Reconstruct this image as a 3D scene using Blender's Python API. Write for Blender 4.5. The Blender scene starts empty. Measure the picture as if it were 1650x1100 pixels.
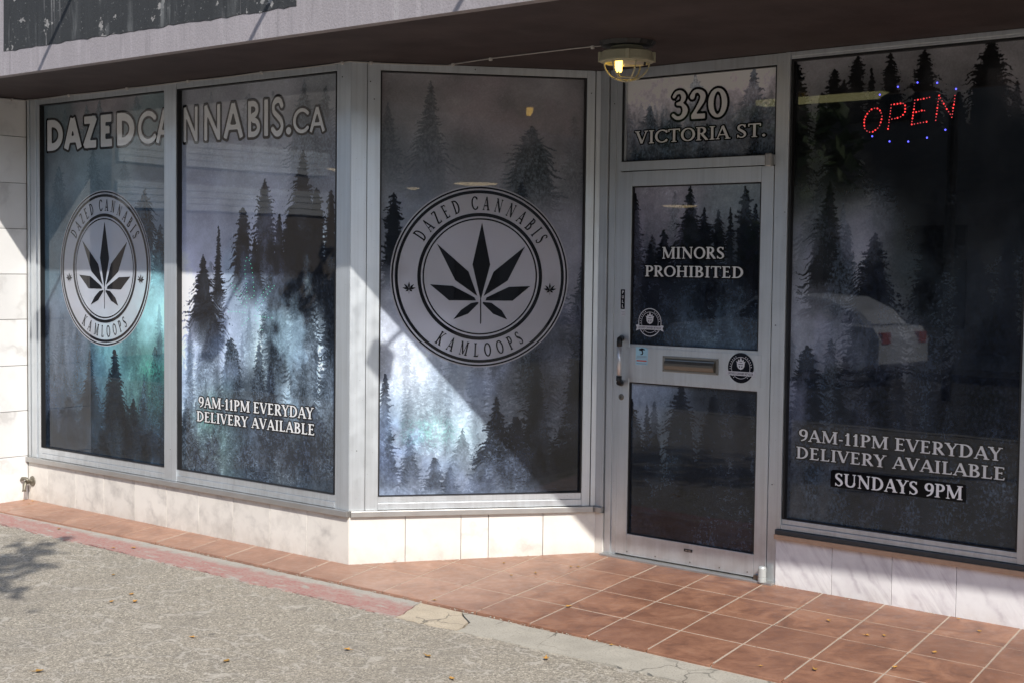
import bpy, bmesh, math, random
import numpy as np
from mathutils import Vector, Matrix

sc = bpy.context.scene
# ------------------------------------------------------------------ camera, sky, sun, exposure
cam_d = bpy.data.cameras.new('camera'); cam = bpy.data.objects.new('camera', cam_d)
sc.collection.objects.link(cam); sc.camera = cam
cam_d.sensor_width = 36.0; cam_d.lens = 2326.643 / 1650 * 36; cam_d.clip_start = 0.05; cam_d.clip_end = 2000
_r = Vector((0.76347903, 0.64572541, 0.01176715)); _u = Vector((-0.04238652, 0.03191859, 0.9985913)); _f = Vector((-0.64444019, 0.76290228, -0.05173923))
M4 = Matrix((_r, _u, -_f)).transposed().to_4x4(); M4.translation = Vector((5.50123, -5.2, 1.5723)); cam.matrix_world = M4

SUN = Vector((1.28, -1.0, 1.405)).normalized()          # towards the sun
world = bpy.data.worlds.new('World'); sc.world = world; world.use_nodes = True
wn = world.node_tree; bg = wn.nodes['Background']; bg.inputs['Strength'].default_value = 0.15
sky = wn.nodes.new('ShaderNodeTexSky'); sky.sky_type = 'NISHITA'; sky.sun_disc = False
sky.sun_elevation = math.asin(SUN.z); sky.sun_rotation = math.atan2(SUN.x, SUN.y)
sky.dust_density = 1.2; sky.air_density = 1.0; sky.altitude = 350
wn.links.new(sky.outputs[0], bg.inputs[0])
sun_d = bpy.data.lights.new('sun', 'SUN'); sun_d.energy = 3.45; sun_d.angle = math.radians(0.5); sun_d.color = (1.0, 0.96, 0.90)
sun = bpy.data.objects.new('sun', sun_d); sc.collection.objects.link(sun)
sun.rotation_euler = SUN.to_track_quat('Z', 'Y').to_euler(); sun.location = (0, 0, 20)
sc.view_settings.view_transform = 'Standard'; sc.view_settings.look = 'None'
sc.view_settings.exposure = 0.62; sc.view_settings.gamma = 1; sc.view_settings.use_curve_mapping = False
sc.cycles.use_denoising = True
sc.cycles.transparent_max_bounces = 12

R = random.Random(7)
NR = np.random.RandomState(5)
# ------------------------------------------------------------------ helpers
def srgb(c):
    return tuple(((v / 255) / 12.92 if v / 255 <= .04045 else ((v / 255 + .055) / 1.055) ** 2.4) for v in c)

def link(o, parent=None):
    sc.collection.objects.link(o)
    if parent is not None: o.parent = parent
    return o

def tag(o, label=None, cat=None, group=None, kind=None):
    if label: o['label'] = label
    if cat: o['category'] = cat
    if group: o['group'] = group
    if kind: o['kind'] = kind
    return o

def thing(name, label, cat, group=None, loc=(0, 0, 0)):
    o = bpy.data.objects.new(name, None); o.empty_display_size = .1; o.location = loc
    link(o); return tag(o, label, cat, group)

def struct(name, label=None):
    o = bpy.data.objects.new(name, None); link(o); o['kind'] = 'structure'
    if label: o['label'] = label
    return o

class MB:
    """collects polygons in world coordinates"""
    def __init__(s): s.v = []; s.f = []; s.m = []
    def poly(s, pts, mi=0):
        b = len(s.v); s.v += [tuple(p) for p in pts]; s.f.append(tuple(range(b, b + len(pts)))); s.m.append(mi)
    def hexa(s, p, mi=0):                      # p: bottom 4 then top 4
        b = len(s.v); s.v += [tuple(q) for q in p]
        for f in ((3, 2, 1, 0), (4, 5, 6, 7), (0, 1, 5, 4), (1, 2, 6, 5), (2, 3, 7, 6), (3, 0, 4, 7)):
            s.f.append(tuple(b + i for i in f)); s.m.append(mi)
    def box(s, x0, x1, y0, y1, z0, z1, mi=0):
        s.hexa([(x0, y0, z0), (x1, y0, z0), (x1, y1, z0), (x0, y1, z0), (x0, y0, z1), (x1, y0, z1), (x1, y1, z1), (x0, y1, z1)], mi)
    def wbox(s, pl, u0, u1, o0, o1, z0, z1, mi=0):
        s.hexa([P(pl, u0, o0, z0), P(pl, u1, o0, z0), P(pl, u1, o1, z0), P(pl, u0, o1, z0),
                P(pl, u0, o0, z1), P(pl, u1, o0, z1), P(pl, u1, o1, z1), P(pl, u0, o1, z1)], mi)
    def tube(s, pts, r, n=8, mi=0, cap=True):
        pts = [Vector(p) for p in pts]; rings = []
        rr = r if isinstance(r, (list, tuple)) else [r] * len(pts)
        for i, p in enumerate(pts):
            t = (pts[min(i + 1, len(pts) - 1)] - pts[max(i - 1, 0)]).normalized()
            a = Vector((0, 0, 1)) if abs(t.z) < .9 else Vector((1, 0, 0))
            x = t.cross(a).normalized(); y = t.cross(x)
            b = len(s.v)
            for k in range(n):
                w = 2 * math.pi * k / n; s.v.append(tuple(p + rr[i] * (math.cos(w) * x + math.sin(w) * y)))
            rings.append(b)
        for a, b in zip(rings, rings[1:]):
            for k in range(n):
                s.f.append((a + k, a + (k + 1) % n, b + (k + 1) % n, b + k)); s.m.append(mi)
        if cap:
            s.f.append(tuple(rings[0] + k for k in range(n - 1, -1, -1))); s.m.append(mi)
            s.f.append(tuple(rings[-1] + k for k in range(n))); s.m.append(mi)
    def lathe(s, c, prof, n=32, mi=0, axis=None):
        c = Vector(c); ax = Vector(axis).normalized() if axis else Vector((0, 0, 1))
        a = Vector((0, 0, 1)) if abs(ax.z) < .9 else Vector((1, 0, 0))
        x = ax.cross(a).normalized(); y = ax.cross(x); rings = []
        for r, h in prof:
            b = len(s.v); rings.append(b)
            for k in range(n):
                w = 2 * math.pi * k / n; s.v.append(tuple(c + ax * h + r * (math.cos(w) * x + math.sin(w) * y)))
        for a_, b_ in zip(rings, rings[1:]):
            for k in range(n):
                s.f.append((a_ + k, a_ + (k + 1) % n, b_ + (k + 1) % n, b_ + k)); s.m.append(mi)
        s.f.append(tuple(rings[0] + k for k in range(n - 1, -1, -1))); s.m.append(mi)
        s.f.append(tuple(rings[-1] + k for k in range(n))); s.m.append(mi)
    def build(s, name, mats, parent=None, smooth=False, bevel=0, fix=True, origin=None):
        me = bpy.data.meshes.new(name); v = s.v
        if origin is not None: v = [(a - origin[0], b - origin[1], c - origin[2]) for a, b, c in v]
        me.from_pydata(v, [], s.f)
        if not isinstance(mats, (list, tuple)): mats = [mats]
        for m in mats: me.materials.append(m)
        me.polygons.foreach_set('material_index', s.m)
        if fix:
            bm = bmesh.new(); bm.from_mesh(me); bmesh.ops.recalc_face_normals(bm, faces=bm.faces); bm.to_mesh(me); bm.free()
        if smooth: me.polygons.foreach_set('use_smooth', [True] * len(me.polygons))
        me.update()
        o = link(bpy.data.objects.new(name, me), parent)
        if origin is not None: o.location = origin
        if bevel:
            b = o.modifiers.new('bevel', 'BEVEL'); b.width = bevel; b.segments = 2; b.limit_method = 'ANGLE'
        return o

# wall planes: origin, direction along the wall; offset is measured into the building
aD = -0.0228
PL = {'A': ((0, 0), (1, 0)), 'B': ((0, 0), (0.62381, 0.78157)), 'D': ((0.8331, 1.0438), (math.cos(aD), math.sin(aD)))}
def P(pl, u, off, z):
    (ox, oy), (dx, dy) = PL[pl]
    return (ox + u * dx - off * dy, oy + u * dy + off * dx, z)
def gz(x, y): return .0259 * y            # fall of the floor towards the street

# ------------------------------------------------------------------ node materials
class NT:
    def __init__(s, name):
        s.m = bpy.data.materials.new(name); s.m.use_nodes = True; s.t = s.m.node_tree
        s.b = s.t.nodes['Principled BSDF']; s.out = s.t.nodes['Material Output']
    def n(s, typ, **kw):
        x = s.t.nodes.new('ShaderNode' + typ)
        for k, v in kw.items():
            if k in x.inputs: x.inputs[k].default_value = v
            else: setattr(x, k, v)
        return x
    def l(s, a, b): s.t.links.new(a, b)
    def coord(s, scale=(1, 1, 1), obj=False, rot=(0, 0, 0)):
        if obj: c = s.n('TexCoord').outputs['Object']
        else: c = s.n('NewGeometry').outputs['Position']
        mp = s.n('Mapping'); mp.inputs['Scale'].default_value = scale; mp.inputs['Rotation'].default_value = rot
        s.l(c, mp.inputs['Vector']); return mp.outputs[0]
    def noise(s, vec, scale, detail=4, rough=.55, dist=0):
        x = s.n('TexNoise'); x.inputs['Scale'].default_value = scale; x.inputs['Detail'].default_value = detail
        x.inputs['Roughness'].default_value = rough; x.inputs['Distortion'].default_value = dist
        s.l(vec, x.inputs['Vector']); return x.outputs['Fac']
    def ramp(s, fac, stops):
        r = s.n('ValToRGB'); e = r.color_ramp.elements
        while len(e) < len(stops): e.new(.5)
        for el, (p, c) in zip(e, stops):
            el.position = p; el.color = (c, c, c, 1) if not isinstance(c, (tuple, list)) else tuple(c) + (1,)
        s.l(fac, r.inputs[0]); return r.outputs[0]
    def mix(s, fac, a, b, blend='MIX'):
        x = s.n('Mix', data_type='RGBA', blend_type=blend)
        for sock, v in ((x.inputs[0], fac), (x.inputs[6], a), (x.inputs[7], b)):
            if hasattr(v, 'is_linked') or hasattr(v, 'links'): s.l(v, sock)
            elif isinstance(v, (tuple, list)): sock.default_value = tuple(v) + (1,)
            else: sock.default_value = v
        return x.outputs[2]
    def math(s, op, a, b=0.0, c=None):
        x = s.n('Math', operation=op)
        for i, v in enumerate((a, b, c)):
            if v is None: continue
            if hasattr(v, 'links'): s.l(v, x.inputs[i])
            else: x.inputs[i].default_value = v
        return x.outputs[0]
    def sep(s, vec):
        x = s.n('SeparateXYZ'); s.l(vec, x.inputs[0]); return x.outputs
    def bump(s, h, strength=.3, dist=.01, prev=None):
        b = s.n('Bump'); b.inputs['Strength'].default_value = strength; b.inputs['Distance'].default_value = dist
        s.l(h, b.inputs['Height'])
        if prev is not None: s.l(prev, b.inputs['Normal'])
        return b.outputs[0]
    def set(s, **kw):
        for k, v in kw.items():
            sock = s.b.inputs[{'col': 'Base Color', 'rough': 'Roughness', 'metal': 'Metallic', 'nrm': 'Normal', 'spec': 'Specular IOR Level', 'coat': 'Coat Weight', 'crough': 'Coat Roughness'}[k]]
            if hasattr(v, 'links'): s.l(v, sock)
            elif isinstance(v, (tuple, list)): sock.default_value = tuple(v) + (1,)
            else: sock.default_value = v
        return s.m

def plain(name, c, rough=.6, metal=0, spec=.5, var=.12, scale=30):
    t = NT(name); v = t.coord(); f = t.noise(v, scale, 5)
    col = t.mix(f, tuple(x * (1 - var) for x in c), tuple(min(1, x * (1 + var)) for x in c))
    return t.set(col=col, rough=rough, metal=metal, spec=spec)

def mat_aluminium(name='weathered_aluminium', base=(.66, .695, .72)):
    t = NT(name); v = t.coord()
    big = t.noise(v, 2.2, 4, .6); streak = t.noise(t.coord((40, 40, 1.2)), 1.0, 4, .6); spk = t.noise(v, 160, 2)
    c = t.mix(big, tuple(x * .86 for x in base), tuple(x * 1.1 for x in base))
    c = t.mix(t.ramp(streak, [(.42, 0), (.7, .35)]), c, (.42, .435, .44))
    c = t.mix(t.ramp(spk, [(.70, 0), (.76, .55)]), c, (.16, .14, .12))
    z = t.sep(t.n('NewGeometry').outputs['Position'])[2]
    low = t.math('MULTIPLY', t.ramp(z, [(0, 1), (.55, 0)]), t.ramp(t.noise(v, 9, 5), [(.35, 0), (.7, 1)]))
    c = t.mix(t.math('MULTIPLY', low, .45), c, (.27, .235, .20))
    r = t.ramp(t.noise(v, 12, 4), [(.3, .34), (.7, .48)])
    return t.set(col=c, rough=r, metal=.72, nrm=t.bump(t.noise(t.coord((3, 3, .3)), 60, 3), .08, .002))

def mat_marble(name, base, vein, scale=1.0, amount=.6, diag=0.0, blotch=(.5, .44, .36), bl=.3, dist=11, streaks=False):
    t = NT(name); inf = t.n('ObjectInfo').outputs['Random']
    c0 = t.coord(rot=(0, diag, .3))
    off = t.n('VectorMath', operation='ADD'); t.l(c0, off.inputs[0])
    cx = t.n('CombineXYZ'); k = t.math('MULTIPLY', inf, 37.0); t.l(k, cx.inputs[0]); t.l(k, cx.inputs[1]); t.l(k, cx.inputs[2]); t.l(cx.outputs[0], off.inputs[1])
    v = off.outputs[0]
    w = t.n('TexWave', wave_type='BANDS', bands_direction='X'); w.inputs['Scale'].default_value = 2.1 * scale
    w.inputs['Distortion'].default_value = dist; w.inputs['Detail'].default_value = 5; w.inputs['Detail Scale'].default_value = 1.4; w.inputs['Detail Roughness'].default_value = .65
    t.l(v, w.inputs['Vector'])
    fine = t.ramp(w.outputs['Fac'], [(.0, 1), (.07, .55), (.3, .12), (.6, 0)])
    gate = t.ramp(t.noise(v, 3.5 * scale, 4), [(.42, 0), (.62, 1)])
    m = t.math('MULTIPLY', fine, gate)
    if streaks:
        sv = t.n('Mapping'); sv.inputs['Scale'].default_value = (26, 3, 3); t.l(v, sv.inputs[0])
        s2 = t.ramp(t.noise(sv.outputs[0], 1.0, 5, .6, .8), [(.44, 0), (.60, .8)]); m = t.math('MAXIMUM', t.math('MULTIPLY', m, .8), t.math('MULTIPLY', s2, t.ramp(t.noise(v, 3.0, 3), [(.44, 0), (.58, .85)])))
    c = t.mix(t.math('MULTIPLY', m, amount), base, vein)
    c = t.mix(t.math('MULTIPLY', t.ramp(t.noise(v, 7 * scale, 6, .65), [(.48, 0), (.75, 1)]), bl), c, blotch)
    c = t.mix(t.ramp(t.noise(v, 90, 2), [(.68, 0), (.78, .35)]), c, tuple(x * .7 for x in base))
    zz = t.sep(t.n('NewGeometry').outputs['Position'])[2]; foot = t.math('MULTIPLY', t.ramp(zz, [(.0, 1), (.022, .75), (.10, 0)]), t.ramp(t.noise(t.coord(), 14, 6, .7), [(.35, .15), (.65, 1)]))
    c = t.mix(t.math('MULTIPLY', foot, .42), c, (.36, .30, .24))
    tint = t.ramp(inf, [(0, .90), (1, 1.0)]); c = t.mix(1.0, c, tint, 'MULTIPLY')
    return t.set(col=c, rough=.42, spec=.4, nrm=t.bump(t.noise(v, 25, 4), .05, .003))

M = {}
M['alu'] = mat_aluminium()
M['alu_sill'] = mat_aluminium('sill_aluminium', (.46, .45, .43))
M['black'] = plain('black_rubber', (.012, .012, .013), .5)
M['gap'] = plain('dark_gap', (.02, .02, .02), .9)
M['marble_cream'] = mat_marble('cream_marble', (.73, .705, .65), (.44, .39, .36), .9, .62, .6, (.60, .53, .46), .30)
M['marble_grey'] = mat_marble('stained_cream_marble', (.69, .66, .60), (.38, .36, .34), .9, .60, .9, (.36, .34, .31), .62)
M['marble_white'] = mat_marble('white_marble', (.78, .772, .768), (.36, .32, .36), 1.5, .62, .65, (.56, .52, .55), .30, dist=4.5, streaks=True)
M['marble_wall'] = mat_marble('white_wall_marble', (.74, .73, .71), (.38, .36, .34), .6, .45, .9, (.60, .59, .57), .25)
M['tan'] = plain('tan_edge_strip', (.46, .30, .20), .6, var=.2)
M['dark_ledge'] = plain('dark_ledge_metal', (.06, .065, .07), .4, .4)
M['joint'] = plain('joint_mortar', (.20, .18, .16), .9)

# ---- layout of the printed forest (u, z of the tip, height, half width, strength, layer) and its ground colours
FOREST = {
 'left': (
  [(-2.676, 2.545, 0.335, 0.126, 0.35, 0), (-2.434, 2.557, 0.317, 0.095, 0.35, 0), (-2.3, 2.579, 0.345, 0.093, 0.35, 0), (-1.911, 2.573, 0.392, 0.101, 0.3, 0), (-2.749, 2.173, 0.597, 0.213, 0.35, 1), (-2.368, 2.276, 0.348, 0.148, 0.3, 1), (-2.04, 2.224, 0.378, 0.128, 0.25, 1), (-1.838, 2.011, 0.617, 0.212, 0.85, 2), (-1.678, 1.804, 0.444, 0.11, 0.8, 2), (-2.142, 1.042, 0.716, 0.171, 0.95, 3), (-2.409, 1.022, 0.722, 0.164, 0.9, 3), (-1.948, 0.746, 0.401, 0.141, 0.8, 3), (-1.772, 0.57, 0.208, 0.137, 0.95, 3), (-2.654, 0.699, 0.402, 0.184, 0.7, 3), (-1.728, 1.061, 0.694, 0.148, 0.5, 2), (-2.87, 0.603, 0.327, 0.16, 0.6, 3), (-1.884, 1.054, 0.531, 0.101, 0.25, 1), (-2.277, 0.529, 0.216, 0.134, 0.9, 3)],
  [(-2.27, 2.58, 160, 155, 160), (-2.86, 2.26, 112, 125, 132), (-2.27, 2.16, 118, 138, 146), (-1.73, 2.21, 130, 145, 150), (-2.86, 1.66, 90, 112, 125), (-2.24, 1.58, 130, 150, 165), (-1.7, 1.92, 110, 125, 140), (-2.79, 1.01, 95, 108, 125), (-1.7, 1.29, 150, 205, 212), (-2.04, 0.97, 108, 160, 170), (-1.79, 0.91, 84, 132, 132), (-2.8, 0.49, 62, 72, 90), (-2.31, 0.68, 70, 95, 112), (-1.82, 0.83, 66, 112, 104), (-1.85, 0.45, 56, 72, 90), (-2.59, 0.3, 50, 60, 75)]),
 'right': (
  [(-0.867, 2.52, 0.517, 0.118, 0.3, 0), (-0.403, 2.555, 0.664, 0.169, 0.5, 1), (-0.231, 2.51, 0.622, 0.126, 0.5, 1), (-1.196, 2.543, 0.53, 0.102, 0.2, 0), (-0.656, 2.523, 0.525, 0.083, 0.25, 0), (-0.722, 2.034, 0.651, 0.179, 0.95, 3), (-0.907, 1.883, 0.505, 0.141, 0.95, 3), (-1.128, 1.781, 0.55, 0.05, 0.9, 3), (-1.269, 1.628, 0.547, 0.149, 0.9, 3), (-0.41, 2.191, 0.936, 0.15, 0.9, 3), (-0.499, 1.893, 0.641, 0.132, 0.95, 3), (-0.3, 1.988, 0.863, 0.157, 0.95, 3), (-0.183, 1.969, 0.838, 0.115, 0.95, 3), (-0.601, 1.844, 0.527, 0.103, 0.95, 3), (-0.81, 1.726, 0.415, 0.107, 0.95, 3), (-1.015, 1.146, 0.871, 0.21, 0.85, 2), (-0.765, 1.122, 0.714, 0.16, 0.85, 2), (-0.396, 1.557, 1.213, 0.24, 0.7, 2), (-1.426, 0.782, 0.478, 0.118, 0.85, 2), (-0.574, 1.59, 0.956, 0.206, 0.5, 2), (-0.196, 1.13, 0.764, 0.136, 0.6, 2), (-1.195, 1.586, 1.004, 0.193, 0.4, 1), (-0.888, 0.818, 0.529, 0.185, 0.6, 3), (-0.595, 0.769, 0.448, 0.176, 0.6, 3), (-0.317, 0.823, 0.471, 0.168, 0.6, 3), (-1.251, 0.613, 0.327, 0.15, 0.6, 3)],
  [(-1.43, 2.49, 140, 132, 138), (-0.76, 2.44, 150, 140, 148), (-0.25, 2.38, 130, 125, 130), (-1.43, 2.02, 128, 126, 146), (-0.76, 2.14, 138, 134, 148), (-0.25, 2.05, 125, 122, 138), (-1.37, 1.73, 150, 143, 168), (-0.7, 1.66, 140, 135, 160), (-1.43, 1.4, 183, 170, 209), (-1.17, 1.05, 135, 148, 185), (-0.86, 1.38, 107, 128, 156), (-0.55, 1.11, 192, 224, 232), (-0.25, 1.43, 209, 231, 232), (-0.22, 1.13, 146, 170, 207), (-1.43, 0.93, 152, 170, 207), (-0.86, 0.68, 75, 87, 103), (-1.25, 0.43, 102, 104, 107), (-1.14, 0.62, 91, 134, 128), (-0.59, 0.49, 80, 85, 92), (-0.24, 0.43, 73, 78, 87), (-0.44, 0.98, 170, 201, 232)]),
 'mid': (
  [(0.422, 2.541, 0.649, 0.118, 0.45, 1), (0.195, 2.437, 0.516, 0.084, 0.35, 1), (0.589, 2.385, 0.391, 0.066, 0.12, 0), (0.689, 2.323, 0.425, 0.08, 0.15, 0), (0.964, 2.331, 0.528, 0.176, 0.75, 1), (1.195, 2.371, 0.564, 0.103, 0.25, 0), (0.842, 2.131, 0.263, 0.067, 0.25, 1), (0.911, 2.034, 0.231, 0.054, 0.8, 2), (0.228, 1.947, 0.514, 0.098, 0.95, 3), (1.014, 1.904, 0.298, 0.081, 0.3, 1), (0.446, 1.762, 0.492, 0.165, 0.35, 1), (0.679, 1.667, 0.529, 0.134, 0.25, 1), (1.087, 1.54, 0.669, 0.171, 0.55, 2), (1.244, 1.341, 0.674, 0.138, 0.6, 2), (0.918, 1.405, 0.601, 0.122, 0.4, 1), (0.786, 1.139, 0.467, 0.088, 0.4, 2), (0.989, 1.239, 0.502, 0.061, 0.4, 2), (1.258, 1.608, 0.469, 0.083, 0.6, 2), (0.189, 0.997, 0.649, 0.098, 0.9, 3), (0.457, 0.549, 0.206, 0.087, 0.6, 3), (0.323, 0.677, 0.331, 0.086, 0.5, 3), (0.606, 0.707, 0.367, 0.087, 0.4, 2), (0.789, 0.872, 0.536, 0.115, 0.92, 3), (0.899, 0.764, 0.43, 0.136, 0.95, 3), (0.708, 0.606, 0.268, 0.081, 0.6, 3), (1.231, 1.072, 0.744, 0.152, 0.92, 3), (1.15, 0.702, 0.372, 0.117, 0.9, 3), (1.031, 0.602, 0.27, 0.137, 0.9, 3), (0.541, 0.508, 0.167, 0.06, 0.6, 3), (0.685, 1.139, 0.533, 0.067, 0.3, 2)],
  [(0.21, 2.53, 158, 142, 146), (0.7, 2.52, 165, 145, 150), (1.21, 2.5, 158, 142, 148), (0.2, 2.11, 135, 134, 144), (0.71, 2.06, 140, 134, 142), (1.22, 2.07, 140, 132, 142), (0.28, 1.73, 118, 122, 142), (0.7, 1.57, 150, 145, 165), (1.19, 1.67, 150, 142, 165), (0.2, 1.4, 150, 150, 175), (0.25, 1.14, 214, 205, 228), (0.19, 1.01, 170, 185, 210), (0.45, 0.94, 175, 190, 218), (0.65, 0.87, 149, 158, 195), (0.52, 0.71, 169, 214, 232), (0.99, 1.0, 112, 112, 132), (1.23, 0.94, 85, 85, 100), (0.26, 0.55, 136, 153, 201), (0.46, 0.41, 130, 140, 175), (0.96, 0.7, 109, 119, 135), (1.21, 0.46, 48, 50, 62), (0.79, 0.4, 110, 117, 143)]),
 'transom': (
  [(0.576, 2.568, 0.353, 0.099, 0.6, 1), (0.926, 2.571, 0.434, 0.15, 0.75, 2), (0.298, 2.413, 0.217, 0.096, 0.75, 2), (0.154, 2.366, 0.197, 0.074, 0.6, 2), (0.446, 2.365, 0.208, 0.109, 0.7, 2), (0.731, 2.363, 0.218, 0.111, 0.5, 1), (1.036, 2.405, 0.272, 0.077, 0.6, 2), (0.842, 2.295, 0.154, 0.087, 0.5, 2)],
  [(0.14, 2.53, 170, 150, 155), (0.58, 2.53, 165, 146, 152), (1.02, 2.53, 168, 148, 155), (0.15, 2.33, 120, 112, 118), (0.58, 2.31, 105, 100, 105), (1.02, 2.28, 110, 104, 108), (0.15, 2.19, 84, 82, 88), (0.58, 2.18, 66, 66, 72), (1.02, 2.18, 78, 76, 82)]),
 'doorup': (
  [(0.219, 1.962, 0.613, 0.122, 1, 3), (0.407, 1.767, 0.413, 0.118, 0.95, 3), (0.569, 2.007, 0.712, 0.153, 0.9, 3), (0.659, 1.882, 0.584, 0.113, 0.95, 3), (0.9, 1.979, 0.673, 0.115, 0.9, 3), (0.742, 1.865, 0.564, 0.097, 0.95, 3), (0.816, 1.879, 0.576, 0.073, 0.9, 3), (0.474, 1.965, 0.352, 0.055, 0.4, 1), (0.321, 1.693, 0.407, 0.104, 0.95, 3), (0.96, 1.892, 0.583, 0.086, 0.95, 3)],
  [(0.23, 1.97, 112, 104, 118), (0.4, 1.84, 140, 130, 148), (0.78, 1.96, 105, 112, 120), (0.94, 1.92, 95, 105, 115), (0.28, 1.61, 70, 68, 84), (0.6, 1.55, 40, 42, 50), (0.93, 1.58, 46, 46, 54), (0.64, 1.39, 105, 125, 145), (0.72, 1.3, 95, 120, 135), (0.29, 1.28, 45, 48, 58), (0.9, 1.37, 58, 68, 82), (0.45, 1.21, 50, 55, 65), (0.9, 1.21, 70, 85, 95), (0.43, 1.42, 44, 46, 54)]),
 'doorlow': (
  [(0.216, 0.885, 0.731, 0.164, 0.8, 3), (0.534, 0.971, 0.84, 0.171, 0.7, 3), (0.726, 0.92, 0.763, 0.165, 0.7, 3), (0.91, 0.964, 0.812, 0.145, 0.7, 3), (0.382, 0.7, 0.558, 0.136, 0.6, 3), (0.865, 0.521, 0.378, 0.088, 0.5, 2), (0.504, 0.548, 0.422, 0.133, 0.6, 3)],
  [(0.32, 0.89, 120, 130, 155), (0.38, 0.77, 95, 108, 130), (0.26, 0.62, 55, 62, 74), (0.73, 0.92, 52, 58, 68), (0.95, 0.94, 50, 55, 64), (0.62, 0.66, 46, 50, 60), (0.92, 0.68, 44, 47, 56), (0.42, 0.62, 70, 92, 96), (0.31, 0.23, 40, 42, 50), (0.63, 0.24, 42, 43, 50), (0.93, 0.21, 40, 41, 48), (0.87, 0.4, 60, 66, 74)]),
 'far': (
  [(1.163, 2.581, 0.694, 0.116, 0.92, 3), (1.371, 2.543, 0.454, 0.066, 0.95, 3), (1.49, 2.576, 0.492, 0.077, 0.95, 3), (1.565, 2.507, 0.425, 0.051, 0.95, 3), (1.657, 2.584, 0.678, 0.118, 0.95, 3), (1.825, 2.589, 0.799, 0.156, 0.95, 3), (2.135, 2.59, 0.967, 0.186, 1, 3), (1.308, 2.416, 0.324, 0.053, 0.9, 3), (1.993, 2.368, 0.497, 0.116, 0.9, 3), (1.422, 2.466, 0.584, 0.13, 0.9, 3), (2.26, 2.403, 0.779, 0.11, 0.95, 3), (1.303, 1.974, 0.475, 0.134, 0.35, 2), (1.621, 1.62, 0.811, 0.189, 0.55, 3), (1.879, 1.734, 0.902, 0.18, 0.4, 3), (2.086, 1.677, 0.995, 0.201, 0.6, 3), (1.255, 1.204, 0.609, 0.149, 0.75, 3), (1.488, 1.208, 0.648, 0.162, 0.5, 3), (2.239, 1.732, 1.143, 0.167, 0.7, 3), (1.744, 1.105, 0.72, 0.185, 0.4, 3), (1.987, 1.063, 0.674, 0.177, 0.4, 3)],
  [(1.22, 2.54, 150, 130, 135), (1.61, 2.57, 150, 130, 134), (1.97, 2.56, 150, 130, 134), (2.26, 2.54, 150, 130, 134), (1.23, 2.3, 84, 84, 84), (1.62, 2.28, 50, 52, 54), (2.04, 2.23, 48, 50, 52), (1.23, 2.07, 70, 76, 74), (1.3, 2.0, 78, 90, 86), (1.87, 1.96, 48, 52, 54), (2.17, 1.87, 55, 57, 62), (1.21, 1.68, 122, 122, 140), (1.41, 1.62, 140, 135, 155), (1.35, 1.44, 150, 143, 165), (1.25, 1.32, 127, 125, 147), (1.52, 1.27, 105, 107, 122), (1.88, 1.54, 67, 77, 82), (2.18, 1.46, 60, 65, 72), (1.26, 0.96, 124, 124, 148), (1.59, 0.98, 93, 93, 105), (2.05, 1.01, 62, 62, 72), (1.27, 0.47, 86, 86, 99), (1.76, 0.41, 74, 72, 83), (2.21, 0.42, 62, 60, 71)]),
}
LEAVES = [(-0.387, -1.075), (-0.804, -0.892), (-0.249, -1.151), (-1.26, -0.451), (0.862, -1.492), (-0.97, 0.173), (-0.337, -1.222), (0.465, -1.361), (0.394, -2.062), (-2.05, -0.419), (-1.347, -0.521), (-2.945, -0.045), (-3.034, -0.059), (-2.884, -0.109), (0.102, 0.191), (0.154, 0.195), (0.629, 0.523), (0.84, 0.335), (0.901, 0.454), (0.985, 0.701), (0.955, 0.677), (1.851, -0.639), (1.734, -1.082), (1.443, 0.032), (1.9, -0.291), (2.799, -0.127), (2.492, 0.565), (2.609, -0.218), (2.791, 0.498), (3.077, 0.819), (2.734, 0.451), (3.028, 0.103), (2.926, 0.958), (3.062, 0.397), (0.882, -0.277), (1.95, -0.323), (1.127, -1.067), (1.452, -0.919)]
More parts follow.
